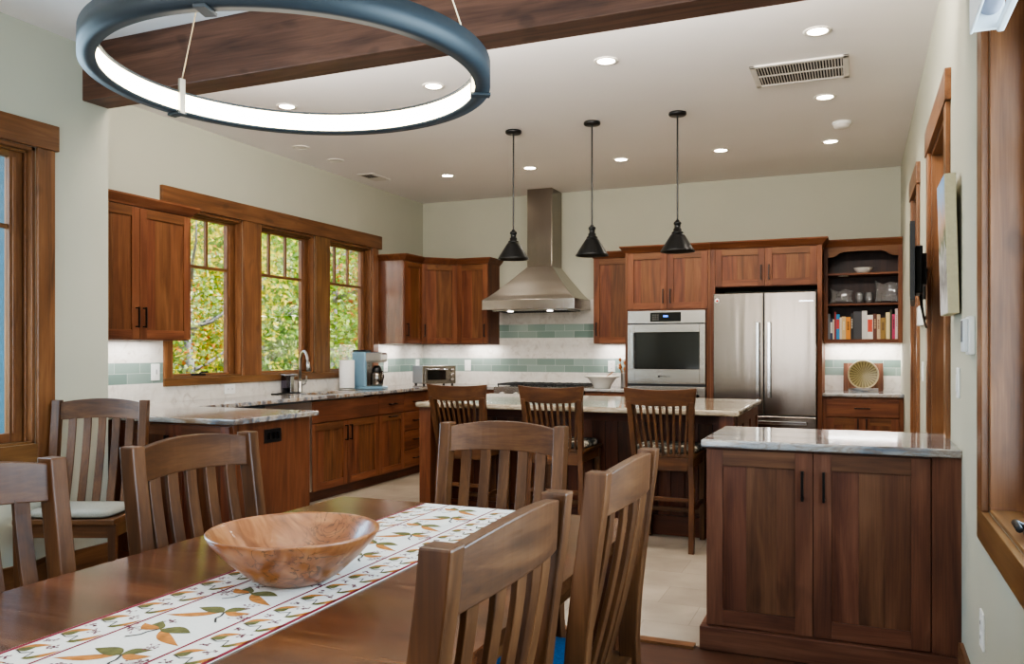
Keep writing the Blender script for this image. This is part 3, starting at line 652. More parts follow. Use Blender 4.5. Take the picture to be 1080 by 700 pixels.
# countertops
def counter(name, label, polys, mat, bev=.008, z=ZT, th=.032, origin=None):
    m = MB()
    for p in polys: m.prism(p, z-th, z, mat)
    o = m.build(name, origin=origin or (polys[0][0][0], polys[0][0][1], z-th), bev=bev, seg=3)
    return tag(o, label, 'countertop')
XC = -4.205
wallL = XL+.008
# sink opening is left out of the slab: x -4.66..-4.30, y 5.95..6.6
SK = (-4.64, -4.30, 5.93, 6.62)
def slab_with_hole():
    # one mesh: the U-shaped slab minus the sink rectangle, built as a grid of quads and closed
    xs = sorted({wallL, SK[0], SK[1], XC, -3.57, -3.2}); ys = sorted({YJ, 3.627, 4.41, SK[2], SK[3], 8.0, YB-.008})
    def inside(x, y):
        if SK[0] < x < SK[1] and SK[2] < y < SK[3]: return False
        if x < XC: return (y > YJ and x > wallL) and (y > 3.627 or x < XD)
        if x < -3.2 and 3.627 < y < 4.41: return True
        if x < -3.57 and y > 8.0: return True
        return False
    bm = bmesh.new(); vd = {}
    def V(x, y):
        if (x, y) not in vd: vd[(x, y)] = bm.verts.new((x, y, ZT))
        return vd[(x, y)]
    for i in range(len(xs)-1):
        for j in range(len(ys)-1):
            if inside((xs[i]+xs[i+1])/2, (ys[j]+ys[j+1])/2):
                bm.faces.new([V(xs[i], ys[j]), V(xs[i+1], ys[j]), V(xs[i+1], ys[j+1]), V(xs[i], ys[j+1])])
    g = bmesh.ops.extrude_face_region(bm, geom=bm.faces[:])
    bmesh.ops.translate(bm, vec=(0, 0, -.032), verts=[v for v in g['geom'] if isinstance(v, bmesh.types.BMVert)])
    bmesh.ops.dissolve_limit(bm, angle_limit=.01, verts=bm.verts, edges=bm.edges)
    bmesh.ops.recalc_face_normals(bm, faces=bm.faces)
    me = bpy.data.meshes.new('countertop'); bm.to_mesh(me); bm.free(); me.materials.append(MATS['granite_y'])
    o = bpy.data.objects.new('countertop', me); COL.objects.link(o)
    b = o.modifiers.new('soft_edges', 'BEVEL'); b.width = .007; b.segments = 3; b.limit_method = 'ANGLE'; b.angle_limit = .6
    tag(o, 'pale veined granite countertop along the windows, bending round to the rangetop', 'countertop')
slab_with_hole()
counter('countertop', 'short granite countertop between rangetop and oven tower', [[(-2.568, 8.0), (OX0-.002, 8.0), (OX0-.002, YB-.008), (-2.568, YB-.008)]], 'granite')
counter('countertop', 'small granite countertop in the niche under the bookcase', [[(-.30, 8.01), (XR, 8.01), (XR, YB-.008), (-.30, YB-.008)]], 'granite')
counter('countertop', 'glossy beige granite top of the kitchen island', [[(-3.06, 5.405), (-.70, 5.405), (-.70, 6.77), (-3.06, 6.77)]], 'granite_island', bev=.012, th=.038)
counter('countertop', 'glossy blue-grey granite top of the front right cabinet', [[(-.632, 3.622), (XR, 3.622), (XR, 4.318), (-.632, 4.318)]], 'granite', bev=.009, th=.034)

# front right peninsula cabinet
t = thing('peninsula_cabinet', 'dark cherry two-door cabinet standing front right against the wall', 'cabinet', (-.13, 3.97, 0))
px0, px1, py = -.613, XR, 3.675
MB().box(px0, px1, py, 4.29, .0, .879, 'dark_cherry_z').box(px1-.105, px1, py-.018, py, .1, .879, 'dark_cherry_z').build('carcass', t, bev=.002)
MB().box(px0-.025, px1, py-.045, py, 0, .1, 'dark_cherry_x').box(px0-.025, px0, py, 4.29, 0, .1, 'dark_cherry_y').build('plinth', t, bev=.003)
fr = Fr((px0, py, 0), (1, 0, 0)); pw = px1-.107-px0
shaker(fr, t, 'door', 0, pw/2, .103, .872, wd='dark_cherry', st=.07, handle=(pw/2-.042, .735), ln=.125)
shaker(fr, t, 'door', pw/2, pw, .103, .872, wd='dark_cherry', st=.07, handle=(pw/2+.042, .735), ln=.125)

# island
t = thing('kitchen_island', 'dark cherry kitchen island with grooved back panel and end posts', 'island', (-1.88, 6.1, 0))
ix0, ix1, iy0, iy1, ip = -3.04, -.735, 5.44, 6.74, 5.785
MB().box(ix0+.1, ix1-.1, ip+.02, iy1, .1, .875, 'island_z').build('carcass', t)
m = MB(); n = 22; w = (ix1-ix0-.19)/n
for k in range(n): m.box(ix0+.095+k*w+.0025, ix0+.095+(k+1)*w-.0025, ip+.004, ip+.02, .13, .80, 'island_z')
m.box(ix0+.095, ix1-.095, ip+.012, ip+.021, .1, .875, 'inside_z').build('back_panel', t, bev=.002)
m = MB().box(ix0+.095, ix1-.095, ip-.012, ip+.018, 0, .14, 'island_x').box(ix0+.095, ix1-.095, ip-.004, ip+.018, .79, .876, 'island_x').build('rail', t, bev=.002)
for xa in (ix0, ix1-.095):
    MB().box(xa, xa+.095, iy0, iy0+.095, 0, .876, 'cherry_z' if xa == ix0 else 'island_z').build('post', t, bev=.003)
    MB().box(xa+.012, xa+.083, iy0+.095, iy1-.0, .0, .876, 'island_z').build('end_panel', t, bev=.002)
fr = Fr((ix1-.012, iy0+.095, 0), (0, 1, 0)); ew = (iy1-iy0-.1)/3
for k in range(3): shaker(fr, t, 'side_panel', k*ew, (k+1)*ew, .1, .872, wd='island', st=.07, staves=2)
MB().box(ix1-.02, ix1+.012, iy0+.1, iy1, 0, .1, 'island_y').build('plinth', t, bev=.002)

# ------------------------------------------------------------------ appliances
# range hood
t = thing('range_hood', 'stainless pyramid chimney range hood above the rangetop', 'range hood', (-3.22, 8.4, 1.73))
hx0, hx1, hy0, hy1, hz = -3.752, -2.70, 8.09, YB-.009, 1.735
cx0, cx1, cy0 = -3.315, -3.03, 8.32
MB().loft([[(hx0, hy0, hz), (hx1, hy0, hz), (hx1, hy1, hz), (hx0, hy1, hz)], [(hx0, hy0, hz+.108), (hx1, hy0, hz+.108), (hx1, hy1, hz+.108), (hx0, hy1, hz+.108)]], 'steel_x').build('base_band', t, bev=.004)
secs = []
for k in range(9):
    q = k/8; e = q**.88; z = hz+.108+.365*q
    secs.append([(hx0+(cx0-hx0)*e, hy0+(cy0-hy0)*e, z), (hx1+(cx1-hx1)*e, hy0+(cy0-hy0)*e, z), (hx1+(cx1-hx1)*e, hy1, z), (hx0+(cx0-hx0)*e, hy1, z)])
MB().loft(secs, 'steel_x').build('canopy', t, bev=.003)
MB().box(cx0, cx1, cy0, hy1, hz+.47, ZC-.001, 'steel_z').build('chimney', t, bev=.003)
m = MB().box(hx0+.1, hx1-.1, hy0+.06, hy1-.05, hz-.012, hz, 'steel_y')
for k in range(24): m.box(hx0+.13+k*.034, hx0+.14+k*.034, hy0+.08, hy1-.08, hz-.016, hz-.011, 'iron')
m.build('filter', t)
for x in (hx0+.3, hx1-.3): MB().lathe([(0, hz-.019), (.03, hz-.018), (.034, hz-.01)], 'puck_glow', (x, hy0+.09, 0), 16).build('hood_lamp', t)
# rangetop
t = thing('rangetop', 'stainless gas rangetop with black cast-iron grates', 'rangetop', (-3.07, 8.3, .74))
rx0, rx1 = -3.566, -2.572
MB().box(rx0, rx1, 7.985, YB-.06, .74, .918, 'steel_x').box(rx0, rx1, YB-.06, YB-.02, .74, .94, 'steel_x').build('body', t, bev=.004)
for k in range(6): MB().lathe([(.024, 0), (.022, -.03), (.018, -.036), (0, -.036)], 'steel_y', (rx0+.1+k*.159, 7.984, .84), 20, axis='y').build('knob', t)
for k in range(3):
    a0 = rx0+.012+k*.325; m = MB()
    for q in range(4): m.box(a0+.012+q*.094, a0+.03+q*.094, 8.03, 8.55, .935, .951, 'iron')
    for q in range(4): m.box(a0+.006, a0+.312, 8.04+q*.165, 8.058+q*.165, .932, .948, 'iron')
    for px in (a0+.01, a0+.3):
        for pyy in (8.04, 8.53): m.box(px, px+.012, pyy, pyy+.012, .918, .935, 'iron')
    m.build('grate', t, bev=.002)
    for yy in (8.16, 8.42): MB().lathe([(.05, .918), (.05, .926), (.035, .928), (.034, .932), (0, .934)], 'iron', (a0+.155, yy, 0), 20).build('burner', t)
# wall oven
t = thing('wall_oven', 'stainless wall oven with black window in the cherry tower', 'oven', (-1.72, 8.2, .40))
ox0, ox1 = -2.106, -1.345; ow = ox1-ox0; f = OY-.02
MB().box(ox0+.02, ox1-.02, f, YB-.05, .41, 1.68, 'grey_plastic').build('body', t)
MB().box(ox0, ox1, f-.02, f+.01, 1.565, 1.69, 'steel_x').build('control_fascia', t, bev=.003)
m = MB().box(ox0+.225, ox1-.235, f-.023, f-.019, 1.582, 1.672, 'black_glass').build('control_panel', t, bev=.001)
d = MB()
for k in range(4): d.box(ox0+.355+k*.012, ox0+.363+k*.012, f-.0245, f-.0225, 1.626, 1.642, 'display_blue')
d.build('display', m)
d = MB()
for r_ in range(3):
    for c_ in range(3): d.box(ox0+.25+c_*.024, ox0+.258+c_*.024, f-.0245, f-.0225, 1.60+r_*.022, 1.604+r_*.022, 'vent_white')
d.build('button', m)
dr = MB().box(ox0, ox0+.07, f-.03, f, .975, 1.555, 'steel_x').box(ox1-.055, ox1, f-.03, f, .975, 1.555, 'steel_x').box(ox0+.07, ox1-.055, f-.0298, f, .975, 1.118, 'steel_x').box(ox0+.07, ox1-.055, f-.0298, f, 1.478, 1.555, 'steel_x').build('oven_door', t, bev=.003)
MB().box(ox0+.06, ox1-.05, f-.027, f-.002, 1.115, 1.48, 'oven_glass').build('oven_window', dr)
MB().box(ox0+.045, ox0+.07, f-.075, f-.058, 1.125, 1.472, 'chrome').box(ox0+.05, ox0+.065, f-.06, f-.028, 1.14, 1.16, 'chrome').box(ox0+.05, ox0+.065, f-.06, f-.028, 1.44, 1.46, 'chrome').build('handle', dr, bev=.004)
MB().box(ox0, ox1, f-.02, f+.01, .955, .972, 'black_plastic').build('vent_slot', t)
lo = MB().box(ox0, ox1, f-.03, f, .42, .95, 'steel_x').build('lower_door', t, bev=.003)
MB().box(ox1-.13, ox1-.06, f-.033, f-.029, .85, .875, 'black_glass').build('button', lo)
def lettering(text, size, loc, rot, parent, mat, ext=.0004):
    c = bpy.data.curves.new('lettering', 'FONT'); c.body = text; c.size = size; c.extrude = ext; c.align_x = 'CENTER'; c.align_y = 'CENTER'
    o = bpy.data.objects.new('lettering', c); COL.objects.link(o); c.materials.append(MATS[mat])
    me = bpy.data.meshes.new_from_object(o.evaluated_get(bpy.context.evaluated_depsgraph_get())); bpy.data.objects.remove(o); o = bpy.data.objects.new('lettering', me); COL.objects.link(o)
    if not me.materials: me.materials.append(MATS[mat])
    po = parent['_o']; o.parent = parent; o.location = (loc[0]-po[0], loc[1]-po[1], loc[2]-po[2]); o.rotation_euler = rot
    return o
lettering('BOSCH', .028, (ox0+ow/2-.005, f-.0305, 1.048), (PI/2, 0, 0), dr, 'dark_slot')
MB().lathe([(0, -.0009), (.011, -.0008), (.011, 0)], 'dark_slot', (ox0+ow/2-.065, f-.03, 1.048), 20, axis='y').build('emblem', dr)
# refrigerator
t = thing('refrigerator', 'stainless french-door refrigerator with long bar handles', 'refrigerator', (-.8, 8.2, 0))
gx0, gx1, gy = -1.252, -.345, 7.86; gm = -.797
MB().box(gx0+.004, gx1-.004, gy+.075, YB-.03, .03, 1.835, 'grey_plastic').build('body', t, bev=.004)
for (a, b, hx) in ((gx0, gm-.003, gm-.05), (gm+.003, gx1, gm+.05)):
    d = MB().box(a, b, gy, gy+.07, .712, 1.832, 'steel_z').build('door', t, bev=.006, seg=3)
    MB().box(hx-.014, hx+.014, gy-.06, gy-.04, .87, 1.56, 'chrome').box(hx-.009, hx+.009, gy-.045, gy, .91, .935, 'chrome').box(hx-.009, hx+.009, gy-.045, gy, 1.495, 1.52, 'chrome').build('handle', d, bev=.004)
    if a == gx0:
        MB().lathe([(0, -.003), (.02, -.003), (.021, 0)], 'badge_white', (a+.035, gy, 1.765), 20, axis='y').lathe([(0, -.004), (.011, -.004), (.011, -.002)], 'badge_red', (a+.035, gy, 1.765), 20, axis='y').build('badge', d)
    else:
        MB().box(b-.145, b-.025, gy-.003, gy, 1.742, 1.752, 'chrome').build('brand_strip', d)
d = MB().box(gx0, gx1, gy, gy+.07, .06, .70, 'steel_z').build('freezer_drawer', t, bev=.006, seg=3)
MB().box(gx0+.08, gx1-.08, gy-.06, gy-.04, .63, .66, 'chrome').box(gx0+.12, gx0+.145, gy-.045, gy, .635, .655, 'chrome').box(gx1-.145, gx1-.12, gy-.045, gy, .635, .655, 'chrome').build('handle', d, bev=.004)

# ------------------------------------------------------------------ things on the counters
m = MB().box(SK[0], SK[1], SK[2], SK[3], .70, .703, 'steel_y')
for (a, b, c, d) in ((SK[0]-.004, SK[0]+.003, SK[2], SK[3]), (SK[1]-.003, SK[1]+.004, SK[2], SK[3]), (SK[0], SK[1], SK[2]-.004, SK[2]+.003), (SK[0], SK[1], SK[3]-.003, SK[3]+.004)): m.box(a, b, c, d, .70, .884, 'steel_y')
tag(m.build('sink', origin=(-4.47, 6.27, .7)), 'undermount steel sink below the middle window', 'sink')
t = thing('faucet', 'brushed gooseneck pull-down faucet in front of the middle window', 'faucet', (-4.70, 6.19, ZT), -.55)
MB().lathe([(0, 0), (.026, 0), (.026, .006), (.021, .012), (.021, .1), (.018, .105), (0, .105)], 'brushed_nickel', n=24).build('base', t, local=True)
pts = [(0, 0, .1), (0, 0, .26)]+[(.095-.095*math.cos(k*PI/9), 0, .26+.12*math.sin(k*PI/9)) for k in range(1, 9)]+[(.192, 0, .27)]
MB().tube(pts, .0125, 'brushed_nickel', 14).build('spout', t, local=True)
MB().tube([(.191, 0, .285), (.197, 0, .25), (.206, 0, .20)], [.014, .017, .019], 'brushed_nickel', 14).build('spray_head', t, local=True)
MB().tube([(0, .018, .075), (.0, .05, .085), (-.004, .062, .10), (-.006, .066, .155)], [.012, .01, .008, .006], 'brushed_nickel', 10).build('lever', t, local=True)
tag(MB().box(-.04, .04, -.17, .15, 0, .008, 'iron').build('tray', origin=(0, 0, 0), bev=.003), 'dark slim tray left of the faucet', 'tray').location = (-4.715, 6.02, ZT)
t = thing('soap_dispenser', 'chrome touchless soap dispenser on the dark tray', 'soap dispenser', (-4.715, 6.03, ZT+.008), -.3)
MB().box(-.03, .03, -.05, .01, 0, .15, 'smoke_plastic').build('reservoir', t, bev=.008, seg=3, local=True)
MB().box(-.032, .032, .01, .05, 0, .15, 'chrome').box(-.034, .034, -.054, .052, .15, .165, 'chrome').box(-.02, .02, .05, .1, .145, .168, 'chrome').build('housing', t, bev=.006, seg=3, local=True)
MB().box(-.022, .022, -.04, .0, .003, .045, 'black_plastic').build('pump', t, bev=.004, local=True)
t = thing('paper_towel_holder', 'white paper towel roll on a steel stand by the windows', 'paper towel', (-4.60, 6.79, ZT))
MB().lathe([(0, 0), (.082, 0), (.082, .012), (.07, .016), (0, .018)], 'brushed_nickel', n=36).lathe([(.006, .016), (.006, .32), (.009, .325), (.009, .337), (0, .342)], 'brushed_nickel', n=12).build('stand', t, local=True)
MB().lathe([(.02, .022), (.072, .022), (.074, .026), (.074, .288), (.072, .292), (.02, .292)], 'paper', n=40, closed=True).build('roll', t, local=True)
# coffee maker
t = thing('coffee_maker', 'pale blue coffee maker with steel carafe beside the paper towels', 'coffee maker', (-4.55, 7.06, ZT), math.radians(12))
MB().box(-.1, .2, -.09, .09, 0, .03, 'coffee_blue').build('base', t, bev=.012, seg=3, local=True)
MB().box(-.12, .03, -.095, .095, .02, .375, 'coffee_blue').build('tower', t, bev=.02, seg=4, local=True)
MB().box(-.115, .02, -.085, .085, .375, .392, 'black_plastic').build('lid', t, bev=.006, local=True)
MB().loft([rect(.09, 0, .265, .085, .075), rect(.095, 0, .29, .1, .085), rect(.095, 0, .35, .1, .085), rect(.09, 0, .365, .09, .08)], 'brushed_nickel').build('brew_head', t, bev=.008, seg=3, local=True)
MB().box(.03, .034, -.07, .07, .03, .27, 'steel_z').build('back_plate', t, local=True)
MB().box(.05, .15, -.03, .03, .363, .372, 'grey_plastic').build('control_panel', t, bev=.003, local=True)
c = MB().lathe([(0, .032), (.058, .032), (.064, .04), (.064, .15), (.055, .17), (.05, .175), (0, .177)], 'steel_z', (.11, 0, 0), 32).build('carafe', t, local=True)
MB().lathe([(.05, .172), (.052, .19), (.045, .21), (.03, .235), (0, .236)], 'black_plastic', (.11, 0, 0), 24).build('carafe_lid', c, local=True)
MB().tube([(.16, -.035, .18), (.195, -.06, .18), (.205, -.066, .13), (.185, -.055, .07), (.16, -.035, .06)], .008, 'black_plastic').build('carafe_handle', c, local=True)
# toaster oven
t = thing('toaster_oven', 'small steel toaster oven in the corner under the cabinets', 'toaster oven', (-4.42, 8.25, ZT), math.radians(50))
MB().box(-.2, .2, -.14, .16, .015, .215, 'grey_plastic').build('body', t, bev=.008, local=True)
MB().box(-.2, .2, -.152, -.14, .015, .215, 'steel_x').build('front_panel', t, bev=.004, local=True)
d = MB().box(-.17, .10, -.164, -.152, .03, .19, 'steel_x').build('oven_door', t, bev=.003, local=True)
MB().box(-.145, .075, -.166, -.16, .06, .165, 'oven_glass').build('window', d, local=True)
MB().tube([(-.15, -.166, .178), (-.15, -.195, .178), (.08, -.195, .178), (.08, -.166, .178)], .007, 'chrome').build('handle', d, local=True)
for z in (.06, .115, .17): MB().lathe([(.02, 0), (.018, -.018), (0, -.02)], 'steel_x', (.152, -.152, z), 20, axis='y').build('knob', t, local=True)
for x in (-.17, .17):
    for y in (-.12, .13): MB().lathe([(0, 0), (.014, 0), (.016, .016), (0, .016)], 'black_plastic', (x, y, 0), 12).build('foot', t, local=True)
# white bowl with a spoon, right of the rangetop
t = thing('mixing_bowl', 'white flared bowl on the counter right of the rangetop', 'bowl', (-2.43, 8.18, ZT))
MB().lathe([(0, .002), (.075, .002), (.08, 0), (.085, .004), (.095, .03), (.14, .095), (.185, .118), (.188, .122), (.182, .124), (.135, .103), (.09, .036), (.075, .014), (0, .012)], 'ceramic_white', n=44).build('bowl', t, local=True)
tag(MB().tube([(-.09, 0, .03), (.02, -.01, .09), (.11, -.02, .155)], [.006, .005, .006], 'spoon_wood', 8).loft([rect(-.09, 0, .02, .018, .012), rect(-.085, 0, .036, .02, .014)], 'spoon_wood').build('spoon', origin=(0, 0, 0)), 'wooden spoon resting in the white counter bowl', 'spoon').location = (-2.42, 8.18, ZT+.012)
tag(MB().lathe([(0, 0), (.034, 0), (.036, .01), (.036, .15), (.038, .155), (.033, .155), (.031, .02), (0, .016)], 'brushed_nickel', n=24).build('vase', origin=(0, 0, 0)), 'slim metal vase beside the oven tower', 'vase').location = (-2.262, 8.42, ZT)
m = MB(); random.seed(11)
for k in range(16):
    a = random.uniform(0, 6.28); r_ = random.uniform(.015, .075); h_ = random.uniform(.19, .30)
    m.tube([(0, 0, .02), (.3*r_*math.cos(a), .3*r_*math.sin(a), .14), (r_*math.cos(a), r_*math.sin(a), h_)], .002, 'spoon_wood', 5)
    m.lathe([(0, -.02), (.014, -.008), (.017, .004), (.008, .016), (0, .018)], random.choice(['dried_flower', 'dried_flower', 'ceramic_white']), (r_*math.cos(a), r_*math.sin(a), h_), 8)
tag(m.build('dried_flowers', origin=(0, 0, 0)), 'dried orange and cream flowers standing in the slim vase', 'dried flowers', kind='stuff').location = (-2.262, 8.42, ZT)
# niche: cutting board, plate and its stand
o = MB()
for k in range(9): o.box(-.176+k*.0391, -.176+(k+1)*.0391, 0, .022, 0, .27, 'board_z')
o = tag(o.build('cutting_board', origin=(0, 0, 0), bev=.003), 'striped wooden cutting board leaning on the niche tile', 'cutting board'); o.location = (.045, 8.555, ZT); o.rotation_euler = (-.17, 0, 0)
t = thing('plate_stand', 'low pale stone stand holding the patterned plate', 'plate stand', (.045, 8.45, ZT))
MB().box(-.13, .13, -.045, .0, 0, .022, 'granite').box(-.13, .13, -.045, -.034, .022, .034, 'granite').build('base', t, bev=.003, local=True)
o = tag(MB().lathe([(0, .0), (.118, -.004), (.122, -.006)], 'fan_pattern', (0, 0, .135), 48, axis='y').lathe([(.122, -.006), (.133, -.014), (.137, -.010), (.133, -.002), (.1, .008), (0, .01)], 'cream_plate', (0, 0, .135), 48, axis='y').build('plate', origin=(0, 0, 0)), 'round green fan-patterned plate standing before the cutting board', 'plate')
o.location = (.045, 8.437, ZT+.024); o.rotation_euler = (-.13, 0, 0)

# books on the lowest shelf: (left, right, top in the photo's shelf units, colour, band colour, words of the label)
BK = [(78, 91, 445, (118, 120, 126), None, 'tall slim grey book at the left end of the row'), (92, 107, 478, (54, 62, 92), (224, 222, 216), 'short navy book with pale top half'),
 (108, 118, 485, (204, 194, 172), None, 'short cream book beside the thin red one'), (119, 129, 433, (152, 44, 46), None, 'thin tall dark red book at the left'),
 (130, 151, 450, (40, 134, 190), (190, 60, 60), 'bright blue book with a red band'), (152, 165, 472, (214, 204, 184), None, 'short pale book right of the blue one'),
 (166, 191, 467, (208, 180, 128), (226, 212, 180), 'buff yellow book with pale title'), (192, 221, 470, (222, 142, 40), (80, 50, 30), 'orange book with dark title'),
 (222, 238, 445, (36, 32, 32), (200, 196, 186), 'slim black book with pale title'), (241, 292, 432, (62, 62, 66), None, 'widest book, charcoal grey binder in the middle'),
 (293, 325, 429, (204, 202, 196), None, 'tall light grey book right of the binder'), (326, 361, 458, (222, 214, 206), (206, 74, 50), 'white book with big red title block'),
 (362, 385, 450, (92, 48, 34), (176, 150, 120), 'dark brown book with tan title'), (386, 407, 455, (190, 164, 132), (110, 70, 50), 'tan book between brown and olive ones'),
 (408, 439, 478, (142, 112, 50), (90, 66, 30), 'short olive gold book'), (442, 465, 442, (222, 204, 152), None, 'tall cream yellow book near the right end'),
 (466, 479, 424, (66, 62, 44), None, 'tall thin dark olive book near the right end'), (480, 497, 455, (186, 50, 96), (40, 30, 34), 'magenta and black book, second from the right'),
 (498, 513, 418, (214, 196, 192), (190, 120, 130), 'tallest pinkish white book at the right end')]
for i, (a, b, tp, col, band, lab) in enumerate(BK):
    u = lambda q: -.262+(q-78)*(.6/437.)
    x0, x1 = u(a), u(b+1)-.0008; zh = (622-tp)*.001372
    nm = 'book_cover_%d' % i; flat(nm, col, .55)
    t = thing('book', lab, 'book', ((x0+x1)/2, 8.42, UB+.033), 0, 'books on the bottom shelf of the bookcase')
    w = x1-x0; dp = .19; y0 = -.075
    MB().box(-w/2, w/2, y0, y0+.004, 0, zh, nm).box(-w/2, -w/2+.002, y0+.004, y0+dp, 0, zh, nm).box(w/2-.002, w/2, y0+.004, y0+dp, 0, zh, nm).build('cover', t, bev=.001, local=True)
    MB().box(-w/2+.002, w/2-.002, y0+.004, y0+dp-.004, .002, zh-.004, 'paper').build('pages', t, local=True)
    if band:
        nb = 'book_band_%d' % i; flat(nb, band, .55)
        r0, r1 = (.3, .82) if i in (11, 1) else (.42, .8)
        m = MB()
        if i in (11, 1, 4): m.box(-w*.42, w*.42, y0-.0008, y0, zh*r0, zh*r1, nb)
        else:
            for k in range(7): m.box(-w*.22, w*.22, y0-.0008, y0, zh*(r0+k*.055), zh*(r0+k*.055+.036), nb)
        m.build('spine_title', t, local=True)
# shelf bowl, tumblers, glass dishes on stands
o = tag(MB().lathe([(0, .002), (.04, 0), (.045, .004), (.075, .03), (.085, .05), (.087, .053), (.083, .053), (.07, .032), (.04, .01), (0, .008)], 'ceramic_white', n=36).build('bowl', origin=(0, 0, 0)), 'small white bowl alone on the top bookcase shelf', 'bowl'); o.location = (.045, 8.43, 2.023)
g0 = None
for x, lab in ((.012, 'left of two stemless glasses on the middle shelf'), (.095, 'right of two stemless glasses on the middle shelf')):
    if g0 is None:
        g0 = tag(MB().lathe([(0, 0), (.022, 0), (.03, .01), (.038, .04), (.036, .08), (.031, .105), (.0295, .105), (.034, .08), (.036, .04), (.028, .012), (0, .008)], 'clear_glass', n=28).build('drinking_glass', origin=(0, 0, 0)), lab, 'glass', 'stemless glasses'); g0.location = (x, 8.40, 1.739)
    else:
        g1 = g0.copy(); COL.objects.link(g1); g1.location = (x, 8.40, 1.739); g1['label'] = lab
def easel(x, lab):
    t = thing('plate_easel', lab, 'plate stand', (x, 8.42, 1.739), 0, 'clear plate stands')
    for s in (-1, 1): MB().tube([(s*.045, -.05, .0), (s*.045, -.05, .02), (s*.045, -.03, .008), (s*.045, .04, .006), (s*.045, .02, .1)], .004, 'chrome', 8).build('side_wire', t, local=True)
    MB().tube([(-.045, .02, .07), (.045, .02, .07)], .003, 'chrome', 8).build('cross_wire', t, local=True)
easel(-.145, 'wire easel under the wavy glass dish on the middle shelf'); easel(.245, 'wire easel under the square glass dish on the middle shelf')
def wavy_dish(x, w, h, pinch, lab):
    n = 14; vs = []; fs = []
    for j in range(n+1):
        for i in range(n+1):
            a, b = i/n*2-1, j/n*2-1
            xx = a*w/2*(1-pinch*(1-b*b)); zz = (b*h/2)*(1-pinch*(1-a*a))+h/2+.012*math.sin(a*5)*(b > 0)
            vs.append((xx, -.015-.03*(a*a+b*b)*.5+.02, zz))
    for j in range(n):
        for i in range(n): fs.append((j*(n+1)+i, j*(n+1)+i+1, (j+1)*(n+1)+i+1, (j+1)*(n+1)+i))
    o = MB().add(vs, fs, 'clear_glass', True).build('glass_dish', origin=(0, 0, 0))
    s = o.modifiers.new('thick', 'SOLIDIFY'); s.thickness = .004
    tag(o, lab, 'dish'); o.location = (x, 8.43, 1.75); o.rotation_euler = (-.12, 0, 0)
wavy_dish(-.145, .21, .13, .18, 'wavy clear glass dish standing at the left of the middle shelf'); wavy_dish(.245, .2, .19, .12, 'square clear glass dish standing at the right of the middle shelf')

# ------------------------------------------------------------------ switches and outlets
def plate(name, label, cat, M, w=.078, h=.122, kind='rocker', mat='white_plastic'):
    """A cover plate; M takes local (right, out, up) to the wall."""
    t = thing(name, label, cat, tuple(M.translation))
    q = lambda: MB(M)
    q().box(-w/2, w/2, 0, .007, -h/2, h/2, mat).build('cover_plate', t, bev=.003)
    if kind == 'rocker': q().box(-.017, .017, .007, .011, -.034, .034, mat).build('rocker', t, bev=.002)
    elif kind == 'dimmer': q().box(-.017, .017, .007, .010, -.034, .034, mat).box(.0, .006, .010, .014, -.015, .02, 'outlet_slot').build('rocker', t, bev=.001)
    elif kind == 'duplex_h':
        for s in (-1, 1): q().box(s*.024-.016, s*.024+.016, .007, .009, -.017, .017, mat).box(s*.024-.006, s*.024-.003, .009, .0096, -.006, .006, 'outlet_slot').box(s*.024+.003, s*.024+.006, .009, .0096, -.006, .006, 'outlet_slot').build('socket', t)
    elif kind == 'duplex':
        for s in (-1, 1): q().box(-.017, .017, .007, .009, s*.024-.016, s*.024+.016, mat).box(-.006, -.003, .009, .0096, s*.024-.006, s*.024+.006, 'outlet_slot').box(.003, .006, .009, .0096, s*.024-.006, s*.024+.006, 'outlet_slot').build('socket', t)
    return t
def wallM(p, r): return Fr(p, r).M
plate('light_switch', 'white switch on the green tile left of the first window', 'switch', wallM((XL+.008, 4.58, 1.14), (0, 1, 0)), kind='dimmer')
plate('power_outlet', 'white sideways outlet on marble tile under the first window', 'outlet', wallM((XL+.008, 5.36, .983), (0, 1, 0)), .125, .08, 'duplex_h')
plate('power_outlet', 'white outlet on the green tile behind the coffee maker', 'outlet', wallM((XL+.008, 7.79, 1.13), (0, 1, 0)), kind='duplex')
plate('power_outlet', 'white outlet in the tiled corner behind the toaster oven', 'outlet', wallM((XL+.008, 8.50, 1.135), (0, 1, 0)), kind='duplex')
plate('light_switch', 'white switch on the green tile right of the toaster oven', 'switch', wallM((-4.187, YB-.008, 1.128), (1, 0, 0)))
plate('power_outlet', 'white outlet on the green tile above the white counter bowl', 'outlet', wallM((-2.46, YB-.008, 1.13), (1, 0, 0)), kind='duplex')
plate('light_switch', 'white switch plate on the right wall under the canvas', 'switch', wallM((XR, 3.74, 1.17), (0, -1, 0)))
plate('power_outlet', 'white outlet low on the right wall below the window', 'outlet', wallM((XR, 3.05, .395), (0, -1, 0)), kind='duplex')
plate('light_switch', 'white switch plate between the two doorways at counter height', 'switch', wallM((XR, 5.70, 1.17), (0, -1, 0)))
t = thing('remote_cradle', 'white wall remote in a cradle beside the big window', 'remote control', (XR, 3.30, 1.355))
MB().box(XR-.02, XR, 3.25, 3.35, 1.285, 1.42, 'white_plastic').build('cradle', t, bev=.004)
MB().box(XR-.036, XR-.02, 3.262, 3.338, 1.295, 1.412, 'white_frame').build('remote', t, bev=.004)
MB().box(XR-.038, XR-.035, 3.275, 3.325, 1.33, 1.405, 'grey_plastic').build('screen', t)
t = thing('thermostat', 'white thermostat box on the wall below the television', 'thermostat', (XR, 5.75, 1.52))
MB().box(XR-.03, XR, 5.66, 5.84, 1.455, 1.575, 'white_plastic').build('housing', t, bev=.005)
MB().box(XR-.032, XR-.029, 5.71, 5.79, 1.50, 1.55, 'lens_off').build('screen', t)

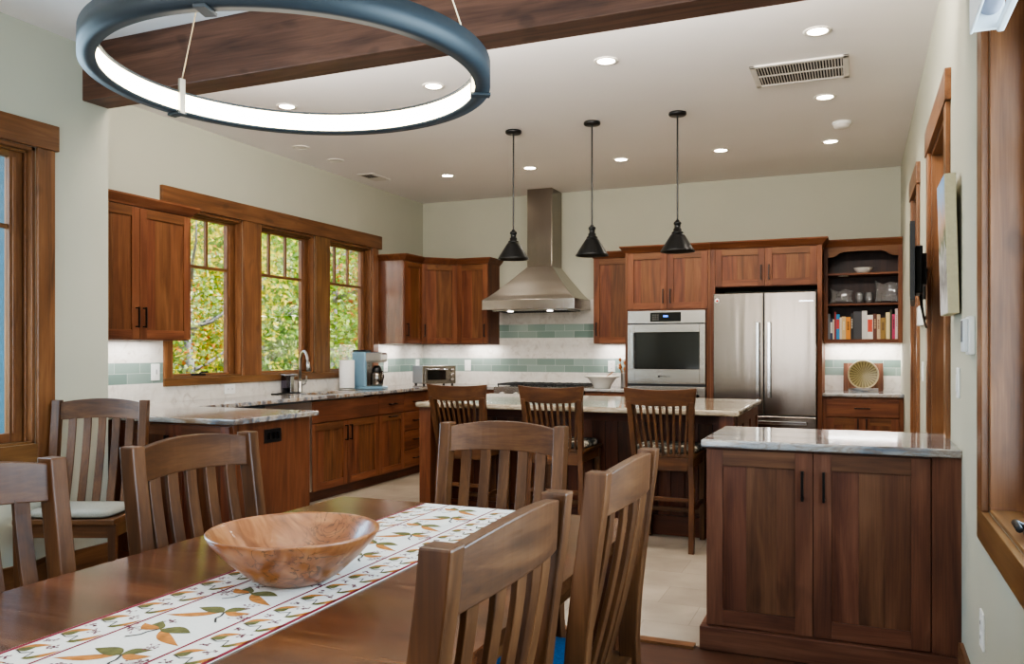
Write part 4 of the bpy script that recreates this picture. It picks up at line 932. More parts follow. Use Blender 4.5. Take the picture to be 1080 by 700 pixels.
# ------------------------------------------------------------------ right wall: television, canvas, blind
t = thing('television', 'black flat television on a swing arm seen edge-on', 'television', (.29, 4.8, 1.72))
ang = math.atan2(1., .0575)
M = Matrix.Translation((.262, 4.74, 1.73)) @ Matrix.Rotation(ang, 4, 'Z')
MB(M).box(-.33, .33, -.010, .012, -.185, .195, 'black_plastic').box(-.32, .32, .012, .0135, -.165, .185, 'black_glass').build('screen', t, bev=.004)
MB(M).box(-.12, .16, -.045, -.010, -.14, .1, 'black_plastic').build('rear_housing', t, bev=.006)
MB().box(XR-.022, XR, 5.36, 5.46, 1.60, 1.86, 'black_metal').build('wall_plate', t, bev=.002)
MB().tube([(XR-.03, 5.41, 1.73), (.335, 5.2, 1.73), (.33, 4.95, 1.73), (.315, 4.82, 1.73)], .018, 'black_metal', 8).box(.305, .325, 4.72, 4.88, 1.64, 1.80, 'black_metal').build('swing_arm', t)
MB().tube([(.30, 4.85, 1.62), (.315, 4.95, 1.53), (.34, 5.1, 1.47), (.362, 5.25, 1.50), (.37, 5.36, 1.62)], .006, 'black_plastic', 6).build('cable', t)
MB().tube([(.30, 4.75, 1.60), (.32, 4.9, 1.48), (.35, 5.15, 1.43), (.368, 5.5, 1.46)], .005, 'black_plastic', 6).build('cable', t)
t = thing('canvas_painting', 'small landscape canvas hung on the right wall past the window', 'painting', (XR, 3.8, 1.45))
M = Matrix.Translation((XR, 0, 1.447)) @ Matrix.Rotation(-.025, 4, 'Y')
MB(M).box(-.048, -.008, 3.645, 3.955, 0, .55, 'canvas_edge').build('stretcher', t, bev=.002)
MB(M).box(-.0495, -.0482, 3.65, 3.95, .004, .546, 'painted_landscape').build('painted_face', t)
t = thing('roller_blind', 'white roller blind cassette with grey fabric above the right window', 'blind', (.33, 1.7, 2.2))
b0, b1 = .70, 2.63
MB().box(.288, .296, b0, b1, 2.185, 2.33, 'white_frame').box(.288, XR, b0, b1, 2.322, 2.33, 'white_frame').build('cassette', t, bev=.004, seg=3)
for y in (b0, b1-.012): MB().box(.296, XR-.001, y, y+.012, 2.19, 2.322, 'white_frame').build('end_bracket', t, bev=.003)
MB().tube([(.337, b0+.014, 2.258), (.337, b1-.014, 2.258)], .03, 'blind_cloth', 24).build('fabric_roll', t)
MB().box(.352, .371, b0+.014, b1-.014, 2.178, 2.205, 'white_frame').build('bottom_bar', t, bev=.005, seg=3)

# ------------------------------------------------------------------ ceiling fittings
LIT = [(-.205, 4.81, 'nearest on the right, front row'), (-1.404, 4.81, 'second in the front row from the right'), (-2.59, 4.825, 'third in the front row from the right, through the ring'), (-3.775, 4.82, 'leftmost in the front row, inside the ring light'),
       (-.21, 6.08, 'alone in the middle row beyond the return vent'), (-.212, 7.39, 'rightmost in the back row near the smoke detector'), (-1.106, 7.345, 'second from the right in the back row'), (-2.002, 7.345, 'third from the right in the back row'), (-2.90, 7.35, 'fourth from the right in the back row, by the hood chimney'), (-3.787, 7.35, 'leftmost in the back row near the small register')]
can = None
for x, y, wds in LIT+[(-4.43, 5.845, 'nearer of the two unlit ones above the windows'), (-4.434, 6.364, 'farther of the two unlit ones above the windows')]:
    off = 'unlit' in wds
    t = thing('recessed_light', ('unlit' if off else 'lit')+' recessed ceiling light, '+wds, 'ceiling light', (x, y, ZC), 0, 'recessed ceiling lights')
    MB().lathe([(.054, 0), (.075, 0), (.074, -.004), (.056, -.006), (.052, -.002)], 'lens_off', n=32, closed=True).build('trim_ring', t, local=True)
    MB().lathe([(.0535, -.002), (.03, -.0045), (0, -.005)], 'lens_off' if off else 'lens_glow', n=28).build('lens', t, local=True)
t = thing('return_vent', 'large white louvred return vent in the ceiling at the right', 'vent', (-.335, 5.46, ZC))
vx, vy = .285, .215
m = MB()
for (a, b, c, d) in ((-vx, vx, -vy, -vy+.035), (-vx, vx, vy-.035, vy), (-vx, -vx+.035, -vy, vy), (vx-.035, vx, -vy, vy)): m.box(a, b, c, d, -.012, 0, 'vent_white')
m.box(-vx+.03, vx-.03, -.008, .008, -.01, 0, 'vent_white').build('frame', t, bev=.003, local=True)
MB().box(-vx+.03, vx-.03, -vy+.03, vy-.03, -.002, -.001, 'dark_slot').build('duct', t, local=True)
m = MB()
for k in range(30):
    x = -vx+.042+k*.0171
    m.loft([[(x, -vy+.035, -.003), (x+.003, -vy+.035, -.003), (x+.009, -vy+.035, -.011), (x+.006, -vy+.035, -.011)], [(x, vy-.035, -.003), (x+.003, vy-.035, -.003), (x+.009, vy-.035, -.011), (x+.006, vy-.035, -.011)]], 'vent_white')
m.build('louvre', t, local=True)
t = thing('supply_register', 'small white ceiling register above the last window', 'vent', (-4.50, 7.12, ZC))
MB().box(-.09, .09, -.17, .17, -.008, 0, 'vent_white').build('frame', t, bev=.003, local=True)
m = MB()
for k in range(8): m.box(-.06+k*.015, -.053+k*.015, -.14, .0, -.0095, -.0078, 'dark_slot')
m.build('slot', t, local=True)
t = thing('smoke_detector', 'round white smoke detector on the ceiling', 'smoke detector', (-.115, 6.81, ZC))
MB().lathe([(0, 0), (.07, 0), (.07, -.012), (.062, -.02)], 'white_plastic', n=32).build('base', t, local=True)
MB().lathe([(.062, -.02), (.06, -.034), (.045, -.045), (.03, -.05), (0, -.05)], 'vent_white', n=32).build('cover', t, local=True)
# pendants
def pendant(label, loc):
    t = thing('pendant_light', label, 'pendant light', loc, 0, 'black pendants over the island')
    MB().lathe([(0, 0), (.062, 0), (.064, -.006), (.064, -.018), (.058, -.024), (0, -.024)], 'pendant_black', n=32).build('canopy', t, local=True)
    MB().lathe([(.0065, -.02), (.0065, -.80)], 'pendant_black', n=12).build('rod', t, local=True)
    MB().lathe([(0, -.79), (.014, -.79), (.016, -.80), (.027, -.806), (.029, -.82), (.022, -.826), (.022, -.85), (.03, -.856), (.03, -.875), (.042, -.88), (.044, -.892), (0, -.892)], 'pendant_black', n=24).build('socket', t, local=True)
    MB().lathe([(.040, -.885), (.056, -.908), (.122, -1.014), (.127, -1.024), (.125, -1.025), (.118, -1.014), (.052, -.908), (.036, -.888)], 'pendant_black', n=44, closed=True).build('shade', t, local=True)
    MB().lathe([(0, -.892), (.013, -.90), (.016, -.92), (.028, -.95), (.03, -.968), (.022, -.985), (0, -.992)], 'bulb_glow', n=20).build('bulb', t, local=True)
    return t
p0 = pendant('black cone pendant nearest the range hood, left of three', (-2.533, 6.06, ZC))
dup(p0, (-1.88, 6.06, ZC), 0, 'middle of three black cone pendants over the island'); dup(p0, (-1.225, 6.06, ZC), 0, 'black cone pendant before the oven cabinets, right of three')
# ring chandelier
RC = (-1.2, 1.565)
t = thing('ring_chandelier', 'large slate-blue ring chandelier with glowing inner band over the table', 'chandelier', (RC[0], RC[1], 1.915))
R = .45; w = .036; h = .054
MB().lathe([(R-w, 0), (R, 0), (R, h), (R-w, h), (R-w, h-.004), (R-.012, h-.004), (R-.012, .004), (R-w, .004)], 'ring_paint', n=128, closed=True).build('ring', t, bev=.0, local=True)
MB().lathe([(R-w+.002, .0045), (R-w+.006, h-.0045), (R-w+.012, h-.0045), (R-w+.012, .0045)], 'ring_glow', n=128, closed=True).build('diffuser', t, local=True)
hub = (0, 0, ZC-1.915)
for k, a in enumerate((2.99, .55, 4.99)):
    ca, sa = math.cos(a), math.sin(a)
    c = MB(Matrix.Rotation(a, 4, 'Z')).box(R-w-.008, R-w+.001, -.008, .008, -.006, h+.03, 'brushed_nickel').box(R-w-.008, R+.003, -.012, .012, -.007, -.0005, 'ring_paint').build('clamp', t, bev=.001, local=True)
    MB().tube([((R-w-.004)*ca, (R-w-.004)*sa, h+.028), (.06*ca, .06*sa, ZC-1.915-.03)], .0018, 'cable_gold', 6).build('cable', t, local=True)
MB().lathe([(0, ZC-1.915), (.09, ZC-1.915), (.09, ZC-1.915-.03), (0, ZC-1.915-.03)], 'ring_paint', n=32).build('canopy', t, local=True)

# ------------------------------------------------------------------ dining table, runner, bowl
TX0, TX1, TY0, TY1, TZ = -1.765, -.635, .55, 2.578, .76
t = thing('dining_table', 'long brown wooden dining table with a printed runner', 'table', ((TX0+TX1)/2, (TY0+TY1)/2, 0))
m = MB(); n = 16; bw = (TY1-TY0)/n
for k in range(n): m.box(TX0, TX1, TY0+k*bw, TY0+(k+1)*bw, TZ-.03, TZ, 'table_x')
m.build('tabletop', t, bev=.0)
m = MB(); q = .07
m.box(TX0+q, TX1-q, TY0+q, TY0+q+.022, TZ-.115, TZ-.03, 'table_x').box(TX0+q, TX1-q, TY1-q-.022, TY1-q, TZ-.115, TZ-.03, 'table_x').box(TX0+q, TX0+q+.022, TY0+q, TY1-q, TZ-.115, TZ-.03, 'table_y').box(TX1-q-.022, TX1-q, TY0+q, TY1-q, TZ-.115, TZ-.03, 'table_y')
m.build('apron', t, bev=.002)
for x in (TX0+.09, TX1-.09):
    for y in (TY0+.09, TY1-.09): MB().loft([rect(x, y, 0, .035, .035), rect(x, y, .5, .042, .042), rect(x, y, TZ-.03, .045, .045)], 'table_z').build('leg', t, bev=.003)
# runner: cloth with a printed pattern of leaves, kept inside its mesh
RX0, RX1, RY0, RY1 = -1.41, -1.03, .62, 2.558
RWd = RX1-RX0
m = MB(); Z0, Z1 = TZ+.0006, TZ+.0022
m.box(RX0, RX1, RY0, RY1, Z0, Z1, 'runner_white')
def ink(pts, mat, z): m.add([(p[0], p[1], z) for p in pts], [tuple(range(len(pts)))], mat)
def strip(x, wd, mat='red_line'): ink([(x-wd/2, RY0+.004), (x+wd/2, RY0+.004), (x+wd/2, RY1-.004), (x-wd/2, RY1-.004)], mat, Z1+.0003)
for x, wd in ((RX0+.006, .010), (RX0+.258*RWd, .0065), (RX0+.738*RWd, .0065), (RX1-.006, .010)): strip(x, wd)
def leaf(p, q, wd, bend, mat, z):
    p, q = Vector(p), Vector(q); d = q-p; nrm = Vector((-d.y, d.x)).normalized(); l_, r_ = [], []
    for k in range(9):
        s_ = k/8; c = p+d*s_+nrm*bend*math.sin(PI*s_); h_ = wd*math.sin(PI*s_**.8)*.5+.0004
        l_.append(c+nrm*h_); r_.append(c-nrm*h_)
    for k in range(8): ink([l_[k], l_[k+1], r_[k+1], r_[k]], mat, z)
def curl(pts, wd, mat, z):
    pts = [Vector(p) for p in pts]
    for k in range(len(pts)-1):
        d = pts[k+1]-pts[k]; nn = Vector((-d.y, d.x)).normalized()*wd/2
        ink([pts[k]+nn, pts[k+1]+nn, pts[k+1]-nn, pts[k]-nn], mat, z)
def buds(c, n, sp, rnd):
    for k in range(n):
        p = (c[0]+rnd.uniform(-sp, sp), c[1]+rnd.uniform(-sp, sp)); r_ = .0028
        ink([(p[0]+r_*math.cos(a*PI/3), p[1]+r_*math.sin(a*PI/3)) for a in range(6)], 'bud_plum', Z1+.0004)
        curl([p, (c[0], c[1])], .0007, 'bud_plum', Z1+.00035)
rnd = random.Random(5)
xm = RX0+.498*RWd
za, zb, zc_ = Z1+.0003, Z1+.0006, Z1+.0009
k = 0; y = RY0+.07
while y < RY1-.05:
    s = 1 if k % 2 else -1; o_ = .02*s
    cx = xm+o_
    leaf((cx-s*.005, y), (cx-s*.1, y-.055), .026, .008*s, 'leaf_ochre', za)
    leaf((cx, y), (cx-s*.07, y+.006), .036, -.006*s, 'leaf_olive', zb)
    leaf((cx, y), (cx+s*.034, y+.04), .03, .008, 'leaf_olive', za)
    leaf((cx+s*.004, y), (cx+s*.056, y+.016), .026, -.008*s, 'leaf_ochre', zb)
    curl([(cx+s*.002, y), (cx+s*.012, y-.02), (cx+s*.012, y-.036), (cx+s*.03, y-.056)], .0045, 'stem_dark', zc_)
    buds((cx+s*.056, y-.012), 20, .024, rnd); buds((cx+s*.02, y+.05), 10, .016, rnd)
    y += .128; k += 1
for bx, fl in ((RX0+.13*RWd, 1), (RX0+.868*RWd, 1)):
    y = RY0+.04
    while y < RY1-.03:
        leaf((bx-.036, y), (bx+.004, y+.042), .02, .008, 'leaf_ochre', za)
        leaf((bx-.034, y+.0), (bx-.014, y+.026), .02, -.005, 'leaf_olive', zb)
        leaf((bx+.012, y-.026), (bx+.042, y+.03), .015, -.008, 'leaf_ochre', za); leaf((bx+.012, y-.026), (bx+.032, y-.002), .013, -.004, 'leaf_olive', zb)
        curl([(bx-.034, y+.0), (bx-.012, y-.008), (bx+.006, y+.004), (bx+.014, y-.022)], .0026, 'stem_dark', zc_)
        buds((bx+.014, y+.036), 9, .011, rnd); buds((bx-.022, y-.03), 8, .010, rnd)
        y += .09
tag(m.build('table_runner', origin=(RX0, RY0, TZ)), 'white table runner printed with olive and ochre leaves, red stripes', 'table runner')
for o in COL.objects:
    if o.name == 'table_runner':
        for p in o.data.polygons: pass
tag(MB().lathe([(0, 0), (.075, 0), (.085, .004), (.11, .02), (.153, .058), (.186, .095), (.198, .114), (.1985, .118), (.194, .120), (.188, .115), (.176, .096), (.143, .059), (.10, .025), (.06, .014), (0, .011)], 'spalted_maple', n=72).build('wooden_bowl', origin=(0, 0, 0)), 'wide turned wooden bowl with dark spalting on the runner', 'bowl').location = (-1.22, 1.585, TZ+.0035)

# ------------------------------------------------------------------ dining chairs (local: seat back at y=0, front toward -y)
def post_y(z):                       # side profile of the back posts
    pts = [(0, .085), (.2, .04), (.42, .0), (.6, .005), (.8, .028), (1.04, .062)]
    for (a, ya), (b, yb) in zip(pts, pts[1:]):
        if z <= b:
            s = (z-a)/(b-a); s = s; return ya+(yb-ya)*s
    return pts[-1][1]
def smooth_y(z):
    return sum(post_y(max(0, min(1.04, z+d))) for d in (-.09, -.045, 0, .045, .09))/5
CC = .475
def make_chair(label, loc, rz):
    t = thing('dining_chair', label, 'chair', loc, rz, 'slat-back dining chairs')
    for s in (-1, 1):
        secs = []
        for k in range(15):
            z = 1.03*k/14; secs.append(rect(s*CC/2, smooth_y(z), z, .0225, .026 if z > .3 else .02+.006*z/.3))
        MB().loft(secs, 'walnut_z').build('back_post', t, bev=.004, local=True)
        MB().loft([rect(s*(CC/2-.0), -.40, 0, .016, .016), rect(s*CC/2, -.40, .43, .021, .021)], 'walnut_z').build('front_leg', t, bev=.003, local=True)
    n = 14; secs = []
    for k in range(n+1):
        q = k/n*2-1; x = q*(CC/2-.018); bow = .028*(1-q*q); crest = .022*(1-q*q); yb = smooth_y(.97)+bow; yt = smooth_y(1.02)+bow
        zt = 1.017+crest; zb = .922+crest*.5
        secs.append([(x, yb-.012, zb), (x, yb+.012, zb), (x, yt+.012, zt), (x, yt-.012, zt)])
    MB().loft(secs, 'walnut_x').build('top_rail', t, bev=.003, local=True)
    for i in range(5):
        q = (i-2)/2*.72; x = q*(CC/2-.02); secs = []
        for k in range(13):
            z = .45+(.94-.45)*k/12; s_ = k/12; bow = .028*(1-q*q)
            y = smooth_y(.95)+bow-.105*((.94-z)/.49)**1.35
            secs.append(rect(x, y, z, .021, .006))
        MB().loft(secs, 'walnut_z').build('slat', t, bev=.002, local=True)
    n = 10; vs = []
    top = lambda a, b: .455-.012*(1-a*a)*(1-b*b)
    m = MB(); g = 10
    P = [(-1+2*i/g) for i in range(g+1)]
    for zz, up in ((1, True), (0, False)):
        vs += [(a*.255, -.21+b*.225, top(a, b) if up else .428) for b in P for a in P]
    fs = []; N_ = (g+1)**2; I = lambda i, j, o_: o_*N_+j*(g+1)+i
    for j in range(g):
        for i in range(g):
            fs.append((I(i, j, 0), I(i+1, j, 0), I(i+1, j+1, 0), I(i, j+1, 0))); fs.append((I(i, j, 1), I(i, j+1, 1), I(i+1, j+1, 1), I(i+1, j, 1)))
    for i in range(g):
        fs += [(I(i, 0, 0), I(i, 0, 1), I(i+1, 0, 1), I(i+1, 0, 0)), (I(i+1, g, 0), I(i+1, g, 1), I(i, g, 1), I(i, g, 0)), (I(0, i+1, 0), I(0, i+1, 1), I(0, i, 1), I(0, i, 0)), (I(g, i, 0), I(g, i, 1), I(g, i+1, 1), I(g, i+1, 0))]
    m.add(vs, fs, 'walnut_x').build('seat', t, bev=.004, local=True)
    MB().box(-CC/2+.02, CC/2-.02, -.41, -.39, .36, .43, 'walnut_x').box(-CC/2+.02, CC/2-.02, -.01, .01, .36, .43, 'walnut_x').box(-CC/2-.009, -CC/2+.009, -.38, -.02, .36, .43, 'walnut_y').box(CC/2-.009, CC/2+.009, -.38, -.02, .36, .43, 'walnut_y').build('apron', t, bev=.002, local=True)
    for s in (-1, 1): MB().box(s*CC/2-.008, s*CC/2+.008, -.39, .03, .18, .205, 'walnut_y').build('stretcher', t, bev=.002, local=True)
    return t
RXC = -.53-.06
ch = make_chair('nearest dining chair, seen from behind at the front edge', (RXC, 1.255, 0), -PI/2)
dup(ch, (RXC, 2.005, 0), -PI/2, 'dining chair at the right far table corner, blue cushion on it')
dup(ch, (-1.885+.06, 1.96, 0), PI/2, 'dining chair behind the wooden bowl, window side of the table')
dup(ch, (-1.885+.06, 1.235, 0), PI/2, 'dining chair cut by the left edge, window side of the table')
dup(ch, (-1.203, 2.72, 0), 0, 'dining chair at the far head of the table, facing the camera').scale = (.955, 1., 1.)
rz = math.radians(22.7)
cc_ = Vector((-3.809, 3.281, 0))+Vector((.386, -.9225, 0))*.05
dup(ch, tuple(cc_), rz, 'dining chair with grey cushion against the wall by the left counter arm').scale = (1., .78, 1.)
def cushion(mat, label, loc, rz, w=.22, d=.2, h=.035, name='seat_cushion'):
    vs = []; m = MB(); secs = []
    for (k, zz) in ((.94, 0), (1., .008), (1., h-.01), (.95, h), (.6, h+.006)):
        secs.append([(k*w*(abs(math.cos(a))**.35)*(1 if math.cos(a) > 0 else -1), k*d*(abs(math.sin(a))**.35)*(1 if math.sin(a) > 0 else -1), zz) for a in [2*PI*j/40+.02 for j in range(40)]])
    m.loft(secs, mat, True)
    o = m.build(name, origin=(0, 0, 0)); o.location = loc; o.rotation_euler = (0, 0, rz)
    return tag(o, label, 'cushion')
p = cc_+Vector((.386, -.9225, 0))*.165
cushion('cushion_grey', 'light grey cushion on the chair by the wall', (p.x, p.y, .457), rz, .215, .15, .034)
cushion('cushion_blue', 'blue cushion on the right far dining chair', (RXC-.245, 2.005, .457), -PI/2, .2, .17)
# counter stools (local: back faces -y, seat toward +y)
def make_stool(label, loc, rz):
    t = thing('counter_stool', label, 'stool', loc, rz, 'spindle-back counter stools')
    lean = lambda z: 0. if z < .55 else -.11*((z-.55)/.5)**1.2
    hw = lambda z: .182+.024*max(0, (z-.55)/.5)
    for s in (-1, 1):
        secs = [rect(s*(.19 if z < .55 else hw(z)), lean(z)-(.03*(1-z/.55) if z < .55 else 0), z, .018, .019) for z in [0, .2, .4, .55, .65, .75, .85, .97]]
        MB().loft(secs, 'walnut_z').build('back_post', t, bev=.003, local=True)
        MB().loft([rect(s*.185, .40, 0, .016, .016), rect(s*.185, .385, .6, .019, .019)], 'walnut_z').build('front_leg', t, bev=.003, local=True)
        MB().box(s*.187-.009, s*.187+.009, 0, .39, .26, .285, 'walnut_y').build('stretcher', t, bev=.002, local=True)
    MB().box(-.18, .18, -.03, -.008, .325, .35, 'walnut_x').build('stretcher', t, bev=.002, local=True)
    MB().box(-.175, .175, .385, .405, .18, .21, 'walnut_x').build('footrest', t, bev=.002, local=True)
    n = 12; secs = []
    for k in range(n+1):
        q = k/n*2-1; y = lean(1.02)-.03*(1-q*q)
        zt = 1.062-.014*(1-q*q); zb = .955-.012*(1-q*q)
        secs.append([(q*.222, y+.012-.004, zb), (q*.222, y+.034-.004, zb), (q*.236, y+.014, zt), (q*.236, y-.008, zt)])
    MB().loft(secs, 'walnut_x').build('top_rail', t, bev=.003, local=True)
    for i in range(9):
        q = (i-4)/4*.84; secs = []
        for k in range(7):
            z = .60+(.97-.60)*k/6; s_ = k/6
            secs.append(rect(q*(.165+.045*s_), lean(z)*1.0-.026*(1-q*q)*s_+.016, z, .0085, .006))
        MB().loft(secs, 'walnut_z').build('spindle', t, bev=.001, local=True)
    MB().box(-.18, .18, -.012, .01, .52, .605, 'walnut_x').build('back_rail', t, bev=.002, local=True)
    MB().box(-.21, .21, .0, .42, .605, .63, 'walnut_x').build('seat', t, bev=.006, seg=3, local=True)
    MB().box(-.18, .18, .375, .393, .54, .605, 'walnut_x').box(-.196, -.178, .02, .38, .54, .605, 'walnut_y').box(.178, .196, .02, .38, .54, .605, 'walnut_y').build('apron', t, bev=.002, local=True)
    return t
ST = [(-1.172, 5.33, 0., 'right', 'in front of the oven'), (-1.915, 5.33, 0., 'middle', 'before the rangetop'), (-2.625, 5.33, 0., 'left', 'at the post end of the island')]
st = None
for x, y, r, wds, lab in ST:
    lb = wds+' of three spindle-back counter stools, '+lab
    if st is None: st = make_stool(lb, (x, y, 0), r)
    else: dup(st, (x, y, 0), r, lb)
    o = cushion('floral_cloth', 'dark floral seat cushion on the '+wds+' counter stool', (x, y+.205, .631), r, .205, .195, .04, 'stool_cushion'); o['group'] = 'stool cushions'

# ------------------------------------------------------------------ outdoors: autumn woods beyond the windows
struct(MB().box(-40, 20, -20, 45, -.9, -.8, 'forest_floor'), 'ground')
def crown_mesh(name, seed, n, rx, rz_, cz, mats, ls):
    r = random.Random(seed); m = MB()
    clumps = []
    for k in range(90):
        a = r.uniform(0, 2*PI); u = r.uniform(-1, 1); q = math.sqrt(1-u*u); rad = r.uniform(.35, 1.)
        clumps.append((rx*rad*q*math.cos(a), rx*rad*q*math.sin(a), cz+rz_*rad*u, r.choice(mats)))
    for k in range(n):
        c = r.choice(clumps); sp = rx*.16
        p = Vector((c[0]+r.gauss(0, sp), c[1]+r.gauss(0, sp), c[2]+r.gauss(0, sp)))
        d = Vector((r.gauss(0, 1), r.gauss(0, 1), r.gauss(0, .8))).normalized(); e = d.cross(Vector((r.gauss(0, 1), r.gauss(0, 1), r.gauss(0, 1)))).normalized()
        L_ = ls*r.uniform(.7, 1.4); W_ = L_*.38
        vs = [p-d*L_*.5, p+e*W_*.8-d*L_*.1, p+d*L_*.5, p-e*W_*.8-d*L_*.1]
        m.add(vs, [(0, 1, 2, 3)], c[3])
    return m
def trunk_mesh(seed, h, r0, lean, branches):
    r = random.Random(seed); m = MB()
    pts = [(lean*k/7*1.2+r.uniform(-.05, .05), r.uniform(-.06, .06), -.85+(h+.85)*k/7) for k in range(8)]
    m.tube(pts, [r0*(1-.085*k) for k in range(8)], 'bark', 8)
    for k in range(branches):
        i = r.randint(2, 6); a = r.uniform(0, 2*PI); l_ = r.uniform(.7, 1.7); p = Vector(pts[i])
        q = [p+Vector((math.cos(a)*l_*s_, math.sin(a)*l_*s_, l_*s_*.7*s_**.5))+Vector((r.uniform(-.06, .06), r.uniform(-.06, .06), 0))*(s_ > 0) for s_ in (0, .25, .5, .75, 1.)]
        m.tube(q, [r0*.4, r0*.32, r0*.25, r0*.17, r0*.08], 'bark', 6)
    return m
KINDS = [('green', ['leaf_green', 'leaf_pale', 'leaf_green']), ('yellow', ['leaf_yellow', 'leaf_green', 'leaf_yellow']), ('orange', ['leaf_orange', 'leaf_green', 'leaf_pale', 'leaf_green']), ('pale', ['leaf_pale', 'leaf_green', 'leaf_pale', 'leaf_orange'])]
proto = {}
for i, (nm, ms) in enumerate(KINDS):
    t = thing('tree', 'x', 'tree', (0, 0, 0), 0, 'autumn trees beyond the windows')
    crown_mesh('foliage', 40+i, (8500, 8000, 7000, 4200)[i], 1.55, 2.6, 2.3, ms, .095).build('foliage', t, local=True)
    trunk_mesh(70+i, 5.2, .12, .25*(-1)**i, 16).build('trunk', t, local=True)
    proto[nm] = t
# (distance factor along the sight line through the window, lateral Y/X ratio, kind, words)
spots = [(-8.6, 8.9, 'yellow', .85, 'yellow autumn tree behind the left kitchen window'), (-10.2, 9.4, 'green', 1., 'green tree behind the yellow one at the left window'), (-8.9, 10.9, 'green', .9, 'light green tree between the left and middle windows'),
 (-11.5, 11.6, 'pale', 1.1, 'pale thin-leaved tree deep behind the left window'), (-8.8, 12.3, 'orange', .85, 'orange-tinted tree behind the middle kitchen window'), (-10.8, 13.9, 'green', 1.1, 'bright green tree behind the middle kitchen window'),
 (-8.6, 14.0, 'pale', .85, 'pale tree behind the right kitchen window'), (-10.2, 16.2, 'orange', 1., 'orange-tinted tree behind the right kitchen window'), (-13.5, 15.6, 'yellow', 1.2, 'yellow tree far behind the middle window'),
 (-13.4, 13.2, 'green', 1.3, 'tall green tree far behind the left window'), (-12.6, 18.8, 'green', 1.2, 'tall green tree far behind the right window'), (-15.5, 18.5, 'orange', 1.4, 'distant orange-tinted tree behind the middle window'), (-7.6, 7.9, 'pale', .6, 'low pale sapling outside the left kitchen window')]
used = set()
for i, (x, y, kd, sc, lab) in enumerate(spots):
    if kd not in used:
        used.add(kd); o = proto[kd]; o['label'] = lab
    else: o = dup(proto[kd], (0, 0, 0), 0, lab)
    o.location = (x, y, -.0); o.rotation_euler = (0, 0, i*1.7); o.scale = (sc, sc, sc)
bs = thing('bush', 'low green bush outside under the kitchen windows', 'bush', (-7.4, 9.6, -.85), 0, 'bushes outside the kitchen windows')
crown_mesh('foliage', 91, 4200, .95, .85, 1.0, ['leaf_green', 'leaf_pale', 'leaf_yellow'], .08).build('foliage', bs, local=True)
trunk_mesh(95, .9, .03, .05, 5).build('stems', bs, local=True)
for i, (x, y, lab) in enumerate(((-7.5, 11.6, 'low bush outside the middle kitchen window'), (-7.9, 13.4, 'low bush outside the right kitchen window'), (-7.3, 7.7, 'low bush outside the left kitchen window'))):
    dup(bs, (x, y, -.85), 1.+i, lab)

# ------------------------------------------------------------------ light
w = bpy.data.worlds.new('sky'); S.world = w; w.use_nodes = True
nt = w.node_tree; bg = nt.nodes['Background']
sky = nt.nodes.new('ShaderNodeTexSky'); sky.sky_type = 'NISHITA'; sky.sun_disc = False; sky.sun_elevation = math.radians(48); sky.sun_rotation = math.radians(200); sky.air_density = 1.; sky.dust_density = 2.
nt.links.new(sky.outputs[0], bg.inputs[0]); bg.inputs[1].default_value = .38
def lamp(kind, name, loc, rot, power, col, **kw):
    l = bpy.data.lights.new(name, kind); l.energy = power; l.color = col
    for k, v in kw.items(): setattr(l, k, v)
    o = bpy.data.objects.new(name, l); COL.objects.link(o); o.location = loc; o.rotation_euler = rot
    return o
lamp('SUN', 'sun', (0, 0, 20), (0, math.radians(40), 0), 15., (1, .95, .86), angle=.03)
WARM = (1., .90, .78)
for x, y, _ in LIT: lamp('SPOT', 'downlight', (x, y, ZC-.02), (0, 0, 0), 42., WARM, spot_size=math.radians(135), spot_blend=.9, shadow_soft_size=.06)
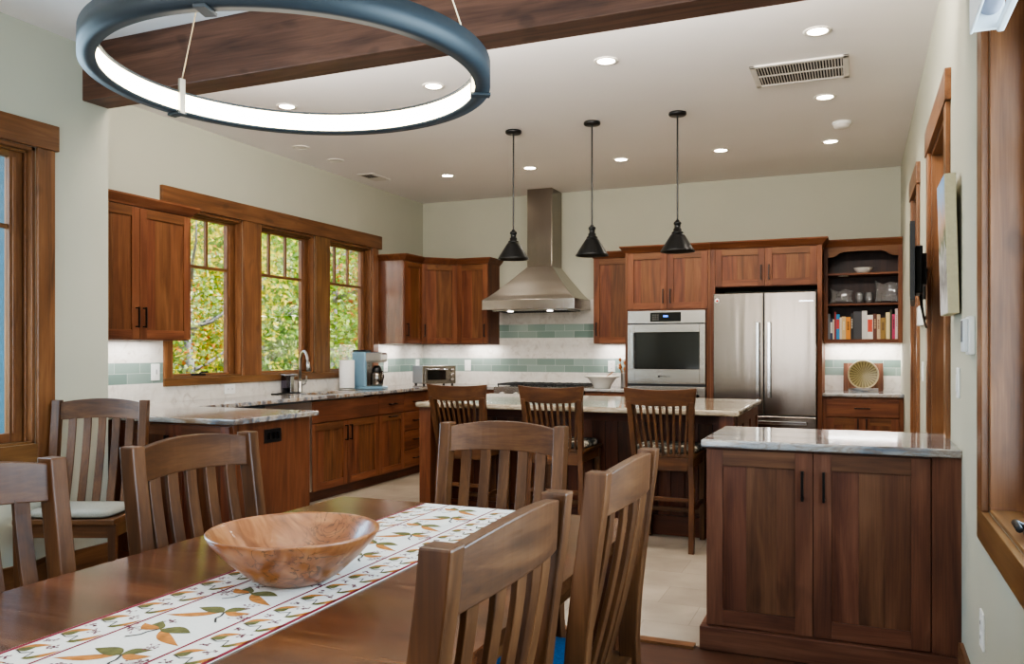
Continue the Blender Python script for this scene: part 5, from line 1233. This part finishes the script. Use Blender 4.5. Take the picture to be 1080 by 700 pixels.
# under-cabinet strips
UC = (1., .96, .92)
def strip_light(x, y, z, sx, sy, p): lamp('AREA', 'under_cabinet_strip', (x, y, z), (0, 0, 0), p, UC, shape='RECTANGLE', size=sx, size_y=sy)
strip_light(-4.66, 4.12, UB-.006, .06, .85, 4.); strip_light(-4.66, 7.85, UB-.006, .06, .34, 2.); strip_light(-4.5, 8.42, UB-.006, .3, .1, 1.6)
strip_light(-3.98, 8.54, UB-.006, .34, .06, 2.); strip_light(-2.35, 8.54, UB-.006, .36, .06, 2.2); strip_light(.04, 8.54, UB-.006, .6, .06, 4.5)
for x in (hx0+.3, hx1-.3): lamp('SPOT', 'hood_lamp', (x, hy0+.12, hz-.03), (0, 0, 0), 5., WARM, spot_size=math.radians(110), spot_blend=.8, shadow_soft_size=.03)
lamp('POINT', 'chandelier_glow', (RC[0], RC[1], 1.97), (0, 0, 0), 8., (1, .9, .74), shadow_soft_size=.35)
# daylight from the dining room's windows (beside the camera), then added fill lamps
lamp('AREA', 'daylight_left_window', (XD-.2, 2.05, 1.6), (0, math.radians(-90), 0), 62., (.5, .76, 1.), shape='RECTANGLE', size=1.5, size_y=1.4)
lamp('AREA', 'daylight_right_window', (XR+.16, 1.75, 1.6), (0, math.radians(90), 0), 78., (.58, .8, 1.), shape='RECTANGLE', size=1.5, size_y=2.1)
lamp('AREA', 'hidden_beam_fill', (-1.86, YJ+.03, 2.9), (math.radians(113), 0, 0), 80., (1, .93, .84), shape='RECTANGLE', size=4.0, size_y=.16)  # added strip lamp, hidden behind the beam to brighten the kitchen ceiling
lamp('AREA', 'ceiling_fill_light', (-1.8, -1.2, .9), (PI, 0, 0), 58., (.88, .94, 1.), shape='RECTANGLE', size=3., size_y=1.6)  # added lamp behind the camera, aimed up to lift the ceiling
lamp('AREA', 'rear_fill_light', (-1.22, YF+.05, 1.7), (math.radians(90), 0, 0), 34., (.95, .96, 1.), shape='RECTANGLE', size=.9, size_y=1.9)  # added lamp at the windowless rear wall, brightens the fridge front

# ------------------------------------------------------------------ camera and view
F = 869.; TH = math.atan(365/869.)
cam = bpy.data.cameras.new('camera'); cam.sensor_fit = 'HORIZONTAL'; cam.sensor_width = 36.; cam.lens = 36.*F/1080.; cam.shift_y = 19.5/1080.; cam.clip_start = .05; cam.clip_end = 200.
co = bpy.data.objects.new('camera', cam); COL.objects.link(co); co.location = (0, 0, 1.30); co.rotation_euler = (PI/2, 0, TH)
S.camera = co
S.view_settings.view_transform = 'AgX'
try: S.view_settings.look = 'AgX - Medium High Contrast'
except Exception: pass
S.view_settings.exposure = 0.72
for o in list(bpy.data.objects):
    if '_o' in o: del o['_o']
